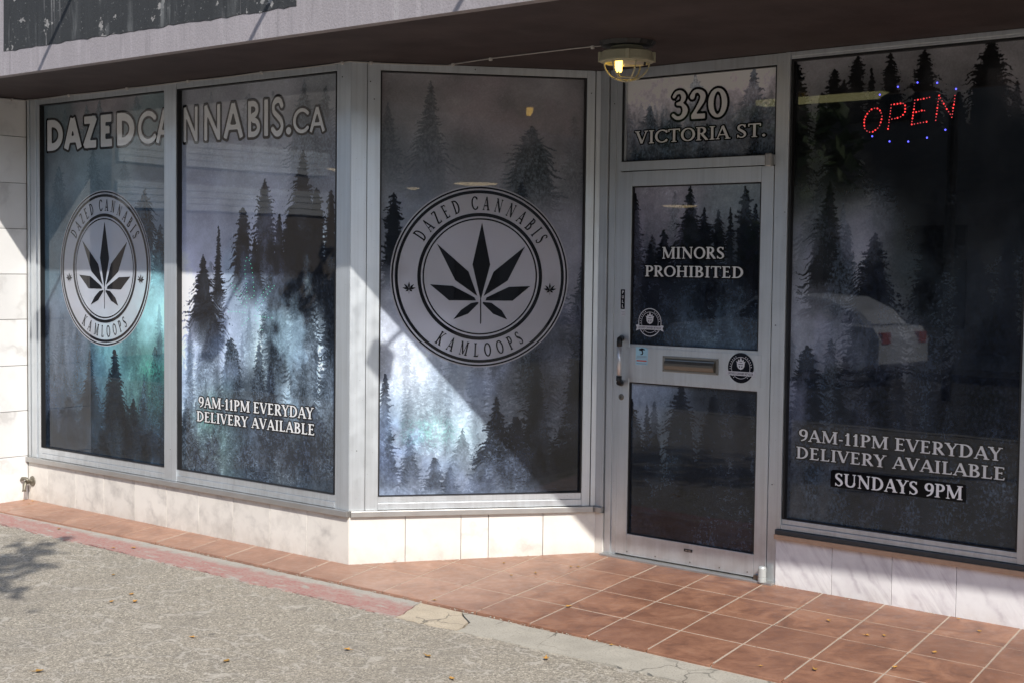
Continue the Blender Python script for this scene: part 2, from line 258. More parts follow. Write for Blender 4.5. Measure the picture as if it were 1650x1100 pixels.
LEDS = {'O': [(1.599, 2.323), (1.618, 2.301), (1.623, 2.286), (1.621, 2.272), (1.617, 2.258), (1.612, 2.244), (1.603, 2.232), (1.591, 2.224), (1.578, 2.217), (1.562, 2.216), (1.548, 2.222), (1.537, 2.234), (1.534, 2.247), (1.533, 2.262), (1.534, 2.276), (1.539, 2.289), (1.548, 2.302), (1.558, 2.313), (1.569, 2.321), (1.584, 2.325), (1.612, 2.313)], 'P': [(1.655, 2.226), (1.657, 2.239), (1.659, 2.255), (1.659, 2.267), (1.662, 2.281), (1.664, 2.295), (1.665, 2.308), (1.667, 2.321), (1.668, 2.336), (1.683, 2.337), (1.699, 2.338), (1.714, 2.339), (1.727, 2.338), (1.737, 2.328), (1.738, 2.313), (1.737, 2.299), (1.728, 2.286), (1.716, 2.278), (1.701, 2.274), (1.688, 2.272), (1.673, 2.27)], 'E': [(1.772, 2.24), (1.773, 2.253), (1.775, 2.267), (1.777, 2.28), (1.778, 2.294), (1.781, 2.308), (1.782, 2.322), (1.783, 2.335), (1.784, 2.349), (1.799, 2.35), (1.813, 2.351), (1.827, 2.353), (1.842, 2.355), (1.855, 2.357), (1.792, 2.295), (1.806, 2.297), (1.819, 2.3), (1.832, 2.299), (1.785, 2.241), (1.801, 2.243), (1.814, 2.245), (1.829, 2.246), (1.844, 2.248)], 'N': [(1.888, 2.252), (1.889, 2.267), (1.891, 2.28), (1.893, 2.294), (1.894, 2.307), (1.896, 2.321), (1.897, 2.335), (1.9, 2.348), (1.901, 2.362), (1.908, 2.35), (1.916, 2.337), (1.924, 2.324), (1.932, 2.312), (1.939, 2.299), (1.948, 2.287), (1.956, 2.275), (1.964, 2.261), (1.966, 2.275), (1.968, 2.288), (1.969, 2.302), (1.972, 2.317), (1.974, 2.33), (1.975, 2.343), (1.976, 2.357)], 'ring': [(1.609, 2.386), (1.699, 2.416), (1.795, 2.428), (1.89, 2.42), (1.98, 2.386), (1.935, 2.207), (1.848, 2.176), (1.757, 2.163), (1.664, 2.168), (1.576, 2.196)]}
LEAF_LED = [[(-0.874, 1.604), (-0.89, 1.558), (-0.888, 1.511), (-0.879, 1.458), (-0.873, 1.412), (-0.863, 1.372), (-0.811, 1.393), (-0.816, 1.446), (-0.822, 1.499), (-0.832, 1.551), (-0.853, 1.591)], [(-1.009, 1.456), (-0.988, 1.416), (-0.956, 1.383), (-0.914, 1.344), (-0.873, 1.325), (-0.883, 1.371), (-0.935, 1.41), (-0.977, 1.443)], [(-0.64, 1.449), (-0.67, 1.422), (-0.71, 1.389), (-0.75, 1.342), (-0.78, 1.312), (-0.801, 1.34), (-0.76, 1.381), (-0.72, 1.421), (-0.68, 1.448)], [(-1.036, 1.296), (-0.977, 1.298), (-0.924, 1.297), (-0.873, 1.292)], [(-0.659, 1.272), (-0.72, 1.274), (-0.77, 1.278), (-0.811, 1.28)], [(-0.914, 1.22), (-0.873, 1.252), (-0.842, 1.273)], [(-0.74, 1.204), (-0.774, 1.235), (-0.801, 1.261)]]

# ------------------------------------------------------------------ flat outlines: distance fields turned into meshes
def seg_d(X, Y, x0, y0, x1, y1, w0, w1):
    dx, dy = x1 - x0, y1 - y0; L = max(math.hypot(dx, dy), 1e-6)
    t = np.clip(((X - x0) * dx + (Y - y0) * dy) / (L * L), 0, 1)
    return np.hypot(X - x0 - t * dx, Y - y0 - t * dy) - (w0 + (w1 - w0) * t) / 2
def bar_d(X, Y, x0, y0, x1, y1, w):
    dx, dy = x1 - x0, y1 - y0; L = math.hypot(dx, dy); a = ((X - x0) * dx + (Y - y0) * dy) / L; p = ((X - x0) * dy - (Y - y0) * dx) / L
    qx = np.abs(a - L / 2) - L / 2; qy = np.abs(p) - w / 2
    return np.hypot(np.maximum(qx, 0), np.maximum(qy, 0)) + np.minimum(np.maximum(qx, qy), 0)
def poly_d(X, Y, pts):
    d = np.full(X.shape, 1e9); s = np.ones(X.shape, bool); n = len(pts)
    for i in range(n):
        x0, y0 = pts[i]; x1, y1 = pts[(i + 1) % n]
        ex, ey = x1 - x0, y1 - y0; t = np.clip(((X - x0) * ex + (Y - y0) * ey) / (ex * ex + ey * ey + 1e-12), 0, 1)
        d = np.minimum(d, np.hypot(X - x0 - t * ex, Y - y0 - t * ey))
        c = (y0 > Y) != (y1 > Y)
        s ^= c & (X < ex * (Y - y0) / (ey if abs(ey) > 1e-12 else 1e-12) + x0)
    return np.where(s, d, -d)                       # s starts True = outside
def cr(pts, k=6):
    out = []
    for i in range(len(pts) - 1):
        p = [np.array(pts[max(i - 1, 0)]), np.array(pts[i]), np.array(pts[i + 1]), np.array(pts[min(i + 2, len(pts) - 1)])]
        for j in range(k):
            t = j / k; out.append(.5 * ((2 * p[1]) + (-p[0] + p[2]) * t + (2 * p[0] - 5 * p[1] + 4 * p[2] - p[3]) * t * t + (-p[0] + 3 * p[1] - 3 * p[2] + p[3]) * t ** 3))
    out.append(np.array(pts[-1])); return out

def glyph(ch, T=.17, t=.075, serif=True):
    """strokes of one capital of height 1: list of callables' data and the advance width"""
    S = []; sw, st = .10, .05
    def bar(x0, y0, x1, y1, w): S.append(('b', x0, y0, x1, y1, w))
    def foot(x, y, w):
        if serif: bar(x - w / 2 - sw, y, x + w / 2 + sw, y, st * 2 if False else st + .015)
    def V(x, w, y0=0, y1=1, a=True, b=True):
        bar(x, y0, x, y1, w)
        if a: foot(x, y0 + .03, w)
        if b: foot(x, y1 - .03, w)
    def arc(cx, cy, rx, ry, a0, a1, T_=T, t_=t):
        n = max(6, int(abs(a1 - a0) / 14)); pr = None
        for i in range(n + 1):
            a = math.radians(a0 + (a1 - a0) * i / n); w = t_ + (T_ - t_) * abs(math.cos(a)) ** 1.3
            q = (cx + rx * math.cos(a), cy + ry * math.sin(a), w)
            if pr: S.append(('s', pr[0], pr[1], q[0], q[1], pr[2], q[2]))
            pr = q
    def curve(pts):
        q = cr(pts)
        for a, b in zip(q, q[1:]): S.append(('s', a[0], a[1], b[0], b[1], a[2], b[2]))
    h = T / 2; k = t / 2
    if ch == 'I': V(.5 * T + .12, T); W = T + .24
    elif ch == 'H': V(.2, T); V(.78, T); bar(.2, .52, .78, .52, t); W = .98
    elif ch == 'L':
        V(.2, T); bar(.2, k, .62, k, t); W = .70
        if serif: bar(.61, 0, .64, .2, t * .8)
    elif ch in 'EF':
        V(.2, T); bar(.2, 1 - k, .62, 1 - k, t); bar(.2, .53, .52, .53, t); bar(.2, k, .64, k, t); W = .74
        if serif: bar(.61, 1, .61, .82, t * .8); bar(.63, 0, .66, .2, t * .8); bar(.51, .44, .51, .62, t * .7)
    elif ch == 'D': V(.2, T); arc(.34, .5, .46, .5 - k, -90, 90); bar(.2, k, .35, k, t); bar(.2, 1 - k, .35, 1 - k, t); W = .94
    elif ch == 'P': V(.2, T); arc(.36, .72, .26, .28 - k, -90, 90); bar(.2, .44 + k, .37, .44 + k, t); bar(.2, 1 - k, .37, 1 - k, t); W = .70
    elif ch == 'R': V(.2, T); arc(.36, .73, .25, .27 - k, -90, 90); bar(.2, .46 + k, .37, .46 + k, t); bar(.2, 1 - k, .37, 1 - k, t); bar(.40, .48, .74, .03, T * .95); W = .84
    if ch == 'R' and serif: bar(.66, .03, .86, .03, st)
    elif ch == 'B':
        V(.2, T); arc(.36, .76, .21, .24 - k, -90, 90); arc(.38, .27, .27, .27 - k, -90, 90); W = .78
        for y in (k, .52, 1 - k): bar(.2, y, .38, y, t)
    elif ch == 'M':
        w1 = t if serif else T
        V(.18, w1); V(1.02, T); bar(.20, .97, .60, .08, T); bar(.60, .06, .98, .97, w1); W = 1.20
    elif ch == 'N':
        w1 = t if serif else T
        V(.18, w1, b=False); V(.84, w1, a=False); bar(.16, .97, .84, .05, T); W = 1.02
        if serif: foot(.14, .97, t)
    elif ch == 'A':
        w1 = t if serif else T
        bar(.08, .02, .43, .98, w1); bar(.42, .98, .78, .02, T); bar(.20, .32, .66, .32, t if serif else T * .9); foot(.10, .03, w1); foot(.77, .03, T); W = .88
    elif ch == 'V':
        w1 = t if serif else T
        bar(.10, .98, .44, .04, T); bar(.44, .02, .76, .98, w1); foot(.11, .97, T); foot(.75, .97, w1); W = .86
    elif ch == 'Y':
        w1 = t if serif else T
        bar(.10, .98, .40, .46, T); bar(.70, .98, .40, .46, w1); V(.40, T, 0, .5, b=False); foot(.10, .97, T); foot(.70, .97, w1); W = .80
    elif ch == 'O': arc(.48, .5, .40, .5 - k, 0, 360); W = .96
    elif ch == '0': arc(.34, .5, .26, .5 - k, 0, 360); W = .68
    elif ch == 'C':
        arc(.50, .5, .42, .5 - k, 42, 318); W = .86
        if serif: bar(.83, .96, .83, .74, t * .9); bar(.82, .06, .82, .2, t * .6)
    elif ch == 'S':
        curve([(.54, .80, t), (.44, .94, t), (.28, .95, t * 1.1), (.14, .84, T * .8), (.15, .66, T * .9), (.32, .53, T), (.50, .39, T), (.56, .22, T * .85), (.44, .07, t * 1.1), (.26, .05, t), (.10, .17, t)]); W = .68
        if serif: bar(.55, .98, .55, .76, t * .8); bar(.09, .02, .09, .25, t * .8)
    elif ch == 'T':
        V(.42, T, b=False); bar(.04, 1 - k, .80, 1 - k, t if serif else T); W = .84
        if serif: bar(.05, 1, .05, .78, t * .9); bar(.79, 1, .79, .78, t * .9)
    elif ch == 'U':
        w1 = t if serif else T
        V(.18, T, .3, 1, a=False); V(.80, w1, .3, 1, a=False); arc(.49, .32, .31, .32 - k, 180, 360, T * .9, t * 1.2); W = .98
    elif ch == 'K': V(.2, T); bar(.24, .42, .68, .97, t); bar(.36, .56, .76, .03, T); foot(.70, .97, t); foot(.77, .03, T); W = .90
    elif ch == 'Z': bar(.08, 1 - k, .66, 1 - k, t if serif else T); bar(.62, .96, .12, .04, T); bar(.08, k, .68, k, t if serif else T); W = .76
    if ch == 'Z' and serif: bar(.09, 1, .09, .8, t); bar(.67, 0, .67, .2, t)
    elif ch == '1':
        V(.27, T, b=False); curve([(.10, .80, t), (.2, .86, t), (.29, .96, t)]); W = .52
    elif ch == '2': curve([(.10, .76, T * .9), (.18, .92, t * 1.2), (.34, .95, t * 1.2), (.50, .82, T), (.48, .62, T * .9), (.30, .33, t * 1.3), (.12, .09, t)]); bar(.08, .07, .60, .07, T * .85); W = .68
    elif ch == '3': curve([(.10, .80, t * 1.1), (.20, .93, t * 1.2), (.38, .94, t * 1.3), (.48, .78, T * .9), (.40, .60, t * 1.2), (.24, .54, t)]); curve([(.24, .54, t), (.44, .50, t * 1.2), (.55, .30, T), (.44, .09, t * 1.4), (.24, .04, t * 1.2), (.08, .14, t * 1.2)]); W = .66
    elif ch == '9': arc(.34, .68, .24, .30 - k, 0, 360); curve([(.58, .66, T), (.56, .40, T * .9), (.44, .16, t * 1.4), (.20, .03, t)]); W = .68
    elif ch == '-': bar(.04, .36, .32, .36, .10); W = .36
    elif ch == '.': S.append(('s', .12, .10, .121, .10, .2, .2)); W = .26
    elif ch == ' ': W = .34
    return S, W

def field(S, X, Y):
    d = np.full(X.shape, 9.0)
    for s in S:
        if s[0] == 'b': d = np.minimum(d, bar_d(X, Y, *s[1:]))
        else: d = np.minimum(d, seg_d(X, Y, *s[1:]))
    return d

def contour(f, xs, ys):
    """filled region f<0 as polygons: whole runs plus clipped border cells"""
    out = []; ins = f < 0
    c = ins[:-1, :-1].astype(int) + ins[1:, :-1] + ins[:-1, 1:] + ins[1:, 1:]
    for j in range(c.shape[0]):
        i = 0; row = c[j]
        if not row.any(): continue
        n = len(row)
        while i < n:
            if row[i] == 4:
                k = i
                while k < n and row[k] == 4: k += 1
                out.append([(xs[i], ys[j]), (xs[k], ys[j]), (xs[k], ys[j + 1]), (xs[i], ys[j + 1])]); i = k; continue
            if row[i]:
                q = [(xs[i], ys[j], f[j, i]), (xs[i + 1], ys[j], f[j, i + 1]), (xs[i + 1], ys[j + 1], f[j + 1, i + 1]), (xs[i], ys[j + 1], f[j + 1, i])]
                pg = []
                for a, b in zip(q, q[1:] + q[:1]):
                    if a[2] < 0: pg.append((a[0], a[1]))
                    if (a[2] < 0) != (b[2] < 0):
                        t = a[2] / (a[2] - b[2]); pg.append((a[0] + t * (b[0] - a[0]), a[1] + t * (b[1] - a[1])))
                if len(pg) > 2: out.append(pg)
            i += 1
    return out

_gc = {}
def glyph_polys(ch, T, t, serif, margin, res=26):
    key = (ch, T, t, serif, margin, res)
    if key not in _gc:
        S, W = glyph(ch, T, t, serif)
        if not S: _gc[key] = ([], W)
        else:
            m = margin + .12
            xs = np.arange(-m - .05, W + m + .05, 1 / res); ys = np.arange(-m, 1 + m, 1 / res)
            X, Y = np.meshgrid(xs, ys); _gc[key] = (contour(field(S, X, Y) - margin, xs, ys), W)
    return _gc[key]

def text_layout(txt, T, t, serif, space=.06):
    x = 0; out = []
    for ch in txt:
        out.append((ch, x)); x += glyph(ch, T, t, serif)[1] + space
    return out, x - space

def text_flat(mb, txt, put, x0, x1, y0, h, T=.17, t=.075, serif=True, margin=0.0, mi=0, space=.06, res=26, slope=0.0, ends=None):
    lay, W = text_layout(txt, T, t, serif, space); sx = (x1 - x0) / W
    for ch, x in lay:
        for pg in glyph_polys(ch, T, t, serif, margin, res)[0]:
            pts = [(x0 + (x + a) * sx, y0 + b * h) for a, b in pg]
            if ends: pts = [(a, b) for a, b in pts]
            mb.poly([put(a, b + slope * (a - x0)) for a, b in pts], mi)

def lettering(pl, off, txt, u0, u1, z0, h, parent, z1=None, outline=.11, name='lettering', label=None, mats=None, **kw):
    """white letters with a dark edge, standing 1 mm off the pane"""
    sl = 0 if z1 is None else (z1 - z0) / (u1 - u0)
    mb = MB()
    if outline: text_flat(mb, txt, lambda a, b: P(pl, a, off, b), u0, u1, z0, h, margin=outline, mi=1, slope=sl, **kw)
    text_flat(mb, txt, lambda a, b: P(pl, a, off - .0012, b), u0, u1, z0, h, mi=0, slope=sl, **kw)
    o = mb.build(name, mats or [M['letter_white'], M['letter_black']], parent, fix=False)
    if label: o['label'] = label
    return o

LEAF = [[(.014, .593), (.111, .132), (.008, -.26), (-.088, .132)],
        [(-.485, .355), (-.132, .054), (-.03, -.216), (-.28, -.043)], [(.503, .34), (.15, .054), (.04, -.216), (.309, -.043)],
        [(-.56, -.091), (-.307, -.105), (-.064, -.23), (-.045, -.265), (-.346, -.265)], [(.567, -.101), (.324, -.111), (.072, -.231), (.062, -.265), (.367, -.265)],
        [(-.02, -.28), (-.103, -.295), (-.214, -.373), (-.297, -.474), (-.132, -.412), (-.015, -.295)], [(.037, -.28), (.13, -.29), (.247, -.373), (.309, -.474), (.15, -.412), (.029, -.295)],
        [(.002, -.25), (.014, -.25), (.016, -.51), (.010, -.527), (.004, -.51)]]
SLIM = []
for ang, L in ((90, .5), (45, .47), (135, .47), (12, .46), (168, .46), (-35, .28), (215, .28)):
    a = math.radians(ang); c_, s_ = math.cos(a), math.sin(a)
    SLIM.append([(0, 0), (.5 * L * c_ - .07 * s_, .5 * L * s_ + .07 * c_), (L * c_, L * s_), (.5 * L * c_ + .07 * s_, .5 * L * s_ - .07 * c_)])
SLIM.append([(-.01, 0), (.01, 0), (.014, -.3), (-.014, -.3)])

def emblem(pl, off, cu, cz, r, parent):
    put = lambda x, y, d=0: P(pl, cu + x * r, off - d, cz + y * r)
    def ring(mb, r0, r1, d, mi, n=96):
        for i in range(n):
            a, b = 2 * math.pi * i / n, 2 * math.pi * (i + 1) / n
            if r0 == 0: mb.poly([put(0, 0, d), put(r1 * math.cos(a), r1 * math.sin(a), d), put(r1 * math.cos(b), r1 * math.sin(b), d)], mi)
            else: mb.poly([put(r0 * math.cos(a), r0 * math.sin(a), d), put(r1 * math.cos(a), r1 * math.sin(a), d), put(r1 * math.cos(b), r1 * math.sin(b), d), put(r0 * math.cos(b), r0 * math.sin(b), d)], mi)
    mb = MB(); ring(mb, 0, 1.0, 0, 0); mb.build('emblem_disc', M['emblem_film'], parent, fix=False)
    mb = MB()
    for a, b in ((.968, .986), (.915, .948), (.662, .70), (.626, .642)): ring(mb, a, b, .001, 0)
    mb.build('emblem_ring', M['emblem_black'], parent, fix=False)
    mb = MB()
    for pg in LEAF: mb.poly([put(x, y, .001) for x, y in pg], 0)
    for sx in (-1, 1):
        for pg in SLIM: mb.poly([put(sx * .79 + x * .165, -.145 + y * .165, .001) for x, y in pg], 0)
    mb.build('emblem_leaf', M['emblem_black'], parent, fix=False)
    mb = MB()
    def arc_text(txt, a0, a1, rad, h, top):
        lay, W = text_layout(txt, .2, .085, True, .34)
        for ch, x in lay:
            polys, w = glyph_polys(ch, .2, .085, True, 0, 24); cw = .42 * h
            k = (x + w / 2) / W; ang = math.radians(a0 + (a1 - a0) * k)
            for pg in polys:
                q = []
                for a, b in pg:
                    X = (a - w / 2) * h * .52; Y = (b - .5) * h
                    if top: q.append((math.sin(ang) * (rad + Y) + math.cos(ang) * X, math.cos(ang) * (rad + Y) - math.sin(ang) * X))
                    else: q.append((math.sin(ang) * (rad - Y) + math.cos(ang) * X, -(math.cos(ang) * (rad - Y) - math.sin(ang) * X)))
                mb.poly([put(a, b, .001) for a, b in q], 0)
    arc_text('DAZED CANNABIS', -60, 61, .808, .150, True)
    arc_text('KAMLOOPS', -36, 36, .808, .150, False)
    mb.build('emblem_lettering', M['emblem_black'], parent, fix=False)

def coat_mat(name, c, coat=1.0, rough=.6):
    t = NT(name); f = t.noise(t.coord(), 6, 4)
    return t.set(col=t.mix(f, tuple(x * .93 for x in c), tuple(min(1, x * 1.05) for x in c)), rough=rough, spec=.0, coat=coat, crough=.02)
M['letter_white'] = coat_mat('white_vinyl', (.70, .70, .70))
M['letter_bright'] = coat_mat('bright_white_vinyl', (.86, .86, .87))
M['letter_black'] = coat_mat('black_vinyl', (.008, .009, .011))
M['panel_black'] = coat_mat('matt_black_vinyl', (.006, .006, .007), .2)
M['emblem_black'] = coat_mat('clear_cut_black_vinyl', (.010, .010, .012))
def film_mat():
    t = NT('pale_translucent_vinyl'); t.set(col=(.74, .73, .78), rough=.6, spec=0., coat=1., crough=.02)
    tr = t.n('BsdfTransparent'); mx = t.n('MixShader'); mx.inputs[0].default_value = .55
    t.l(t.b.outputs[0], mx.inputs[1]); t.l(tr.outputs[0], mx.inputs[2]); t.l(mx.outputs[0], t.out.inputs[0]); return t.m
M['emblem_film'] = film_mat()

# ------------------------------------------------------------------ the printed forest on the window film
def vnoise(rs, h, w, sy, sx, octs=4, pers=.5):
    out = np.zeros((h, w)); amp = 1; tot = 0
    for o in range(octs):
        gy, gx = max(2, int(h / sy) + 3), max(2, int(w / sx) + 3)
        g = rs.rand(gy, gx); yy = np.arange(h) / sy; xx = np.arange(w) / sx
        yy = yy * ((gy - 2) / max(yy[-1], 1e-6)) if yy[-1] > gy - 2 else yy
        xx = xx * ((gx - 2) / max(xx[-1], 1e-6)) if xx[-1] > gx - 2 else xx
        y0 = yy.astype(int); x0 = xx.astype(int); fy = (yy - y0)[:, None]; fx = (xx - x0)[None]
        fy = fy * fy * (3 - 2 * fy); fx = fx * fx * (3 - 2 * fx)
        a = g[y0][:, x0]; b = g[y0][:, x0 + 1]; c = g[y0 + 1][:, x0]; d = g[y0 + 1][:, x0 + 1]
        out += amp * ((a * (1 - fx) + b * fx) * (1 - fy) + (c * (1 - fx) + d * fx) * fy)
        tot += amp; amp *= pers; sy = max(1.01, sy / 2); sx = max(1.01, sx / 2)
    return out / tot

PPM = 400
GAIN = {'far': 1.16, 'doorlow': 1.3, 'doorup': 1.34, 'transom': 1.62, 'mid': 1.0, 'left': 1.04, 'right': 1.2}
SAT = {'left': .78, 'right': .52, 'mid': .50, 'far': .42, 'doorup': .62, 'doorlow': .62, 'transom': .7}
def forest_image(key, u0, u1, z0, z1, seed, frost=.5):
    rs = np.random.RandomState(seed); w = int((u1 - u0) * PPM); h = int((z1 - z0) * PPM)
    trees, bgp = FOREST[key]; main = {(t_[0], t_[1]) for t_ in trees}
    U, Z = np.meshgrid(np.linspace(u0, u1, w), np.linspace(z1, z0, h))
    wu = U + .10 * (vnoise(rs, h, w, 90, 90, 4) - .5) * 2; wz = Z + .12 * (vnoise(rs, h, w, 90, 90, 4) - .5) * 2
    num = np.zeros((h, w, 3)); den = np.zeros((h, w)) + 1e-9
    for (u, z, r_, g_, b_) in bgp:
        k = np.exp(-(((wu - u) / .19) ** 2 + ((wz - z) / .21) ** 2)); num += k[..., None] * np.array([r_, g_, b_]); den += k
    img = num / den[..., None]; gm = img.mean(2, keepdims=True); img = gm + (img - gm) * SAT[key]
    fog = vnoise(rs, h, w, 70, 90, 6, .55); img *= (0.82 + .36 * fog)[..., None]
    dxn = vnoise(rs, h, w, 9, 9, 3, .6) - .5; dyn = vnoise(rs, h, w, 8, 8, 3, .6) - .5
    fine = vnoise(rs, h, w, 5, 3, 3, .7); soft = vnoise(rs, h, w, 60, 60, 4); big2 = vnoise(rs, h, w, 30, 30, 3) - .5
    # small distant trees worked into the lower ground
    low = np.clip((z0 + 1.25 - Z) / 1.0, 0, 1)
    extra = []
    for i in range(30 if key == 'mid' else 64):
        uu = rs.uniform(u0, u1); zz = z0 + rs.uniform(.25, 1.0) * min(1.3, z1 - z0) * .75; extra.append((uu, zz, rs.uniform(.35, .8), rs.uniform(.06, .12), .13 if key == 'mid' else .22, 9))
    fill = {'far': [(1.34, 2.4, .9, 2.35, 34), (1.2, 2.35, .4, 1.2, 14)], 'right': [(-.75, -.1, 1.5, 1.95, 10), (-1.45, -.1, .5, 1.1, 16)], 'mid': [(.95, 1.26, .6, 1.4, 9)], 'doorup': [(.2, 1.0, 1.45, 1.75, 7)], 'doorlow': [(.3, 1.0, .35, .95, 22)], 'left': [(-2.5, -1.6, .5, .95, 10)], 'transom': [(.13, 1.07, 2.2, 2.4, 8)]}
    for (a_, b_, c_, d_, n_) in fill[key]:
        for q in range(n_): extra.append((rs.uniform(a_, b_), rs.uniform(c_, d_), rs.uniform(.45, .9), rs.uniform(.06, .13), rs.uniform(.35, .8), rs.choice([2, 3, 3])))
    for i, (tu, tz, th, tw, al, lay) in enumerate(sorted(extra, key=lambda e: -e[1]) + sorted(trees, key=lambda e: e[5])):
        wid = 1.0 if lay == 9 else 1.55 if key in ('far', 'right') else 1.35
        j0 = max(0, int((z1 - tz) * PPM) - 2); j1 = min(h, int((z1 - tz + th) * PPM)); i0 = max(0, int((tu - tw * 2 - u0) * PPM)); i1 = min(w, int((tu + tw * 2 - u0) * PPM))
        if j1 - j0 < 3 or i1 - i0 < 3: continue
        sl = (slice(j0, j1), slice(i0, i1))
        lean = rs.uniform(-.02, .02)
        Y = tz - Z[sl]; X = U[sl] - tu - lean * Y + dxn[sl] * .012; Y = Y + dyn[sl] * .016 + big2[sl] * .05
        prof = tw * wid * (np.clip(Y / th, 0, 1) ** rs.uniform(.6, .8)) * (1 + .25 * np.sin(Y * rs.uniform(6, 11) + i)) + .003
        a = np.zeros(X.shape); frd = np.zeros(X.shape)
        for lyr in range(3):                        # three interleaved sets of drooping, pointed boughs
            sp = rs.uniform(.017, .030) * (.75 + 1.6 * tw); dr = rs.uniform(.12, .5)
            s = (Y - dr * np.abs(X) - .3 * sp * np.sin(np.abs(X) * 60)) / sp + lyr * .37; k = np.floor(s).astype(int); fr = s - k
            tab = (rs.rand(400, 2) ** 1.1) * .70 + .40; side = (X > 0).astype(int); rr = tab[np.clip(k + 3, 0, 399), side]
            half = .5 * np.clip(1 - np.abs(X) / (prof * rr + 1e-4), 0, 1) ** .75 - .5 * np.clip(np.abs(X) / (prof * rr + 1e-4) - .9, 0, 2)          # bough thickness narrows to a point
            bb = (half - np.abs(fr - .5)) * sp
            rag = (fine[sl] - .5) * .016 * np.clip(np.abs(X) / (prof + 1e-4), .2, 1)
            a = np.maximum(a, np.clip((bb + rag) * PPM * .8 + .5, 0, 1)); frd = np.maximum(frd, np.where(bb > 0, 1 - fr, 0))
        trunk = np.clip((prof * .16 + .0025 - np.abs(X)) * PPM + .5, 0, 1); a = np.maximum(a, trunk) * (Y > 0)
        core = np.clip((prof * .56 - np.abs(X) + (fine[sl] - .5) * .04) * PPM * .3, 0, 1) * (Y > 0); a = np.maximum(a, core * .85)
        base = {0: (92, 98, 104), 1: (76, 82, 88), 2: (52, 58, 66), 3: (24, 28, 36), 9: (42, 50, 60)}[lay]
        if key in ('mid', 'right') and tz < 1.5 and tu < .9: base = tuple(q * .55 + 34 * w_ for q, w_ in zip(base, (.9, 1.0, 1.25))) if lay == 3 else tuple(q * 1.15 for q in base)
        if key == 'left': base = (base[0] * .9, base[1] * 1.05, base[2] * 1.08)
        if key == 'far': base = (24, 26, 28) if lay == 3 and tz > 1.9 else tuple(q * 1.25 for q in base)
        tip = np.clip(1 - Y / th, 0, 1)
        fadeb = np.clip(tip * 2.2, 0, 1) if lay < 3 else np.clip(tip * 3.0, 0, 1)
        al2 = np.clip(al * a * fadeb * (.62 + .7 * soft[sl]), 0, 1)
        jit = rs.uniform(.8, 1.35) if (tu, tz) not in main else 1.0
        shade = jit * (.50 + .95 * fine[sl] ** 1.2) + .22 * (frd > .55) * (fine[sl] > .5)
        col = np.array(base)[None, None] * shade[..., None]
        img[sl] = img[sl] * (1 - al2[..., None]) + col * al2[..., None]
    # drifts of mist in front of the woods
    mist = np.clip((vnoise(rs, h, w, 110, 80, 5, .55) - .50) * 2.2, 0, .42)[..., None]
    img = img * (1 - mist) + (num / den[..., None]) * 1.06 * mist
    # fine pale twigs in the lower woods
    rid = np.zeros((h, w))
    for q in range(4):
        n1 = vnoise(rs, h, w, 9 + 2 * q, 16 + 4 * q, 3, .65); gate = np.clip((vnoise(rs, h, w, 13, 16, 2) - .50) * 9, 0, 1)
        rid = np.maximum(rid, np.clip(1 - np.abs(n1 - .5) * 38, 0, 1) * gate)
    patch = np.clip((vnoise(rs, h, w, 60, 50, 4) - .36) * 4, 0, 1)
    mott = vnoise(rs, h, w, 16, 12, 4, .7) - .5
    img *= (1 + .38 * mott * low)[..., None]
    img += (rid * patch * frost * (.22 + .78 * low) * 58)[..., None] * np.array([.92, 1.0, 1.06])
    img += ((vnoise(rs, h, w, 2.2, 2.2, 1) - .5) * 9)[..., None]
    # the green glimmer
    for (gu, gzz, gr) in {'left': [(-1.75, .93, .13)], 'right': [(-1.20, .66, .10)], 'mid': [(.43, .69, .15)]}.get(key, []):
        k = np.exp(-(((U - gu) / gr) ** 2 + ((Z - gzz) / (gr * .5)) ** 2)) * np.clip((fine - .35) * 3, 0, 1); img += k[..., None] * np.array([6, 38, 22])
    gm = img.mean(2, keepdims=True); img = gm + (img - gm) * (.95 if key == 'left' else .72)
    if key != 'left': img = img * np.array([.965, 1.0, 1.015])
    img = np.clip(img * GAIN.get(key, 1.0), 6, 240) / 255; img = np.clip(img ** 1.28 * 1.17, .02, .94)
    im = bpy.data.images.new('forest_print_' + key, w, h, alpha=False)
    px = np.ones((h, w, 4), np.float32); px[..., :3] = img[::-1]
    im.pixels.foreach_set(px.ravel()); im.update(); im.pack(); return im

def print_mat(key, im):
    t = NT('forest_print_film_' + key); tx = t.n('TexImage'); tx.image = im; tx.extension = 'EXTEND'
    t.l(t.n('UVMap').outputs[0], tx.inputs[0])
    g = t.n('NewGeometry').outputs['Position']
    nb = t.bump(t.noise(t.coord((1, 1, .7)), 2.2, 2), .015, .02)
    t.set(col=tx.outputs[0], rough=.65, spec=.0, coat=1., crough=.015)
    t.l(nb, t.b.inputs['Coat Normal'])
    tr = t.n('BsdfTransparent'); mx = t.n('MixShader'); mx.inputs[0].default_value = .10
    t.l(t.b.outputs[0], mx.inputs[1]); t.l(tr.outputs[0], mx.inputs[2]); t.l(mx.outputs[0], t.out.inputs[0]); return t.m

def pane(key, pl, u0, u1, z0, z1, off, parent, seed, frost=.5):
    im = forest_image(key, u0, u1, z0, z1, seed, frost)
    mb = MB(); mb.wbox(pl, u0, u1, off, off + .008, z0, z1)
    o = mb.build('window_pane', print_mat(key, im), parent, fix=False)
    uv = o.data.uv_layers.new(name='UVMap')
    (ox, oy), (dx, dy) = PL[pl]
    for lp in o.data.loops:
        v = o.data.vertices[lp.vertex_index].co
        uv.data[lp.index].uv = (((v.x - ox) * dx + (v.y - oy) * dy - u0) / (u1 - u0), (v.z - z0) / (z1 - z0))
    return o

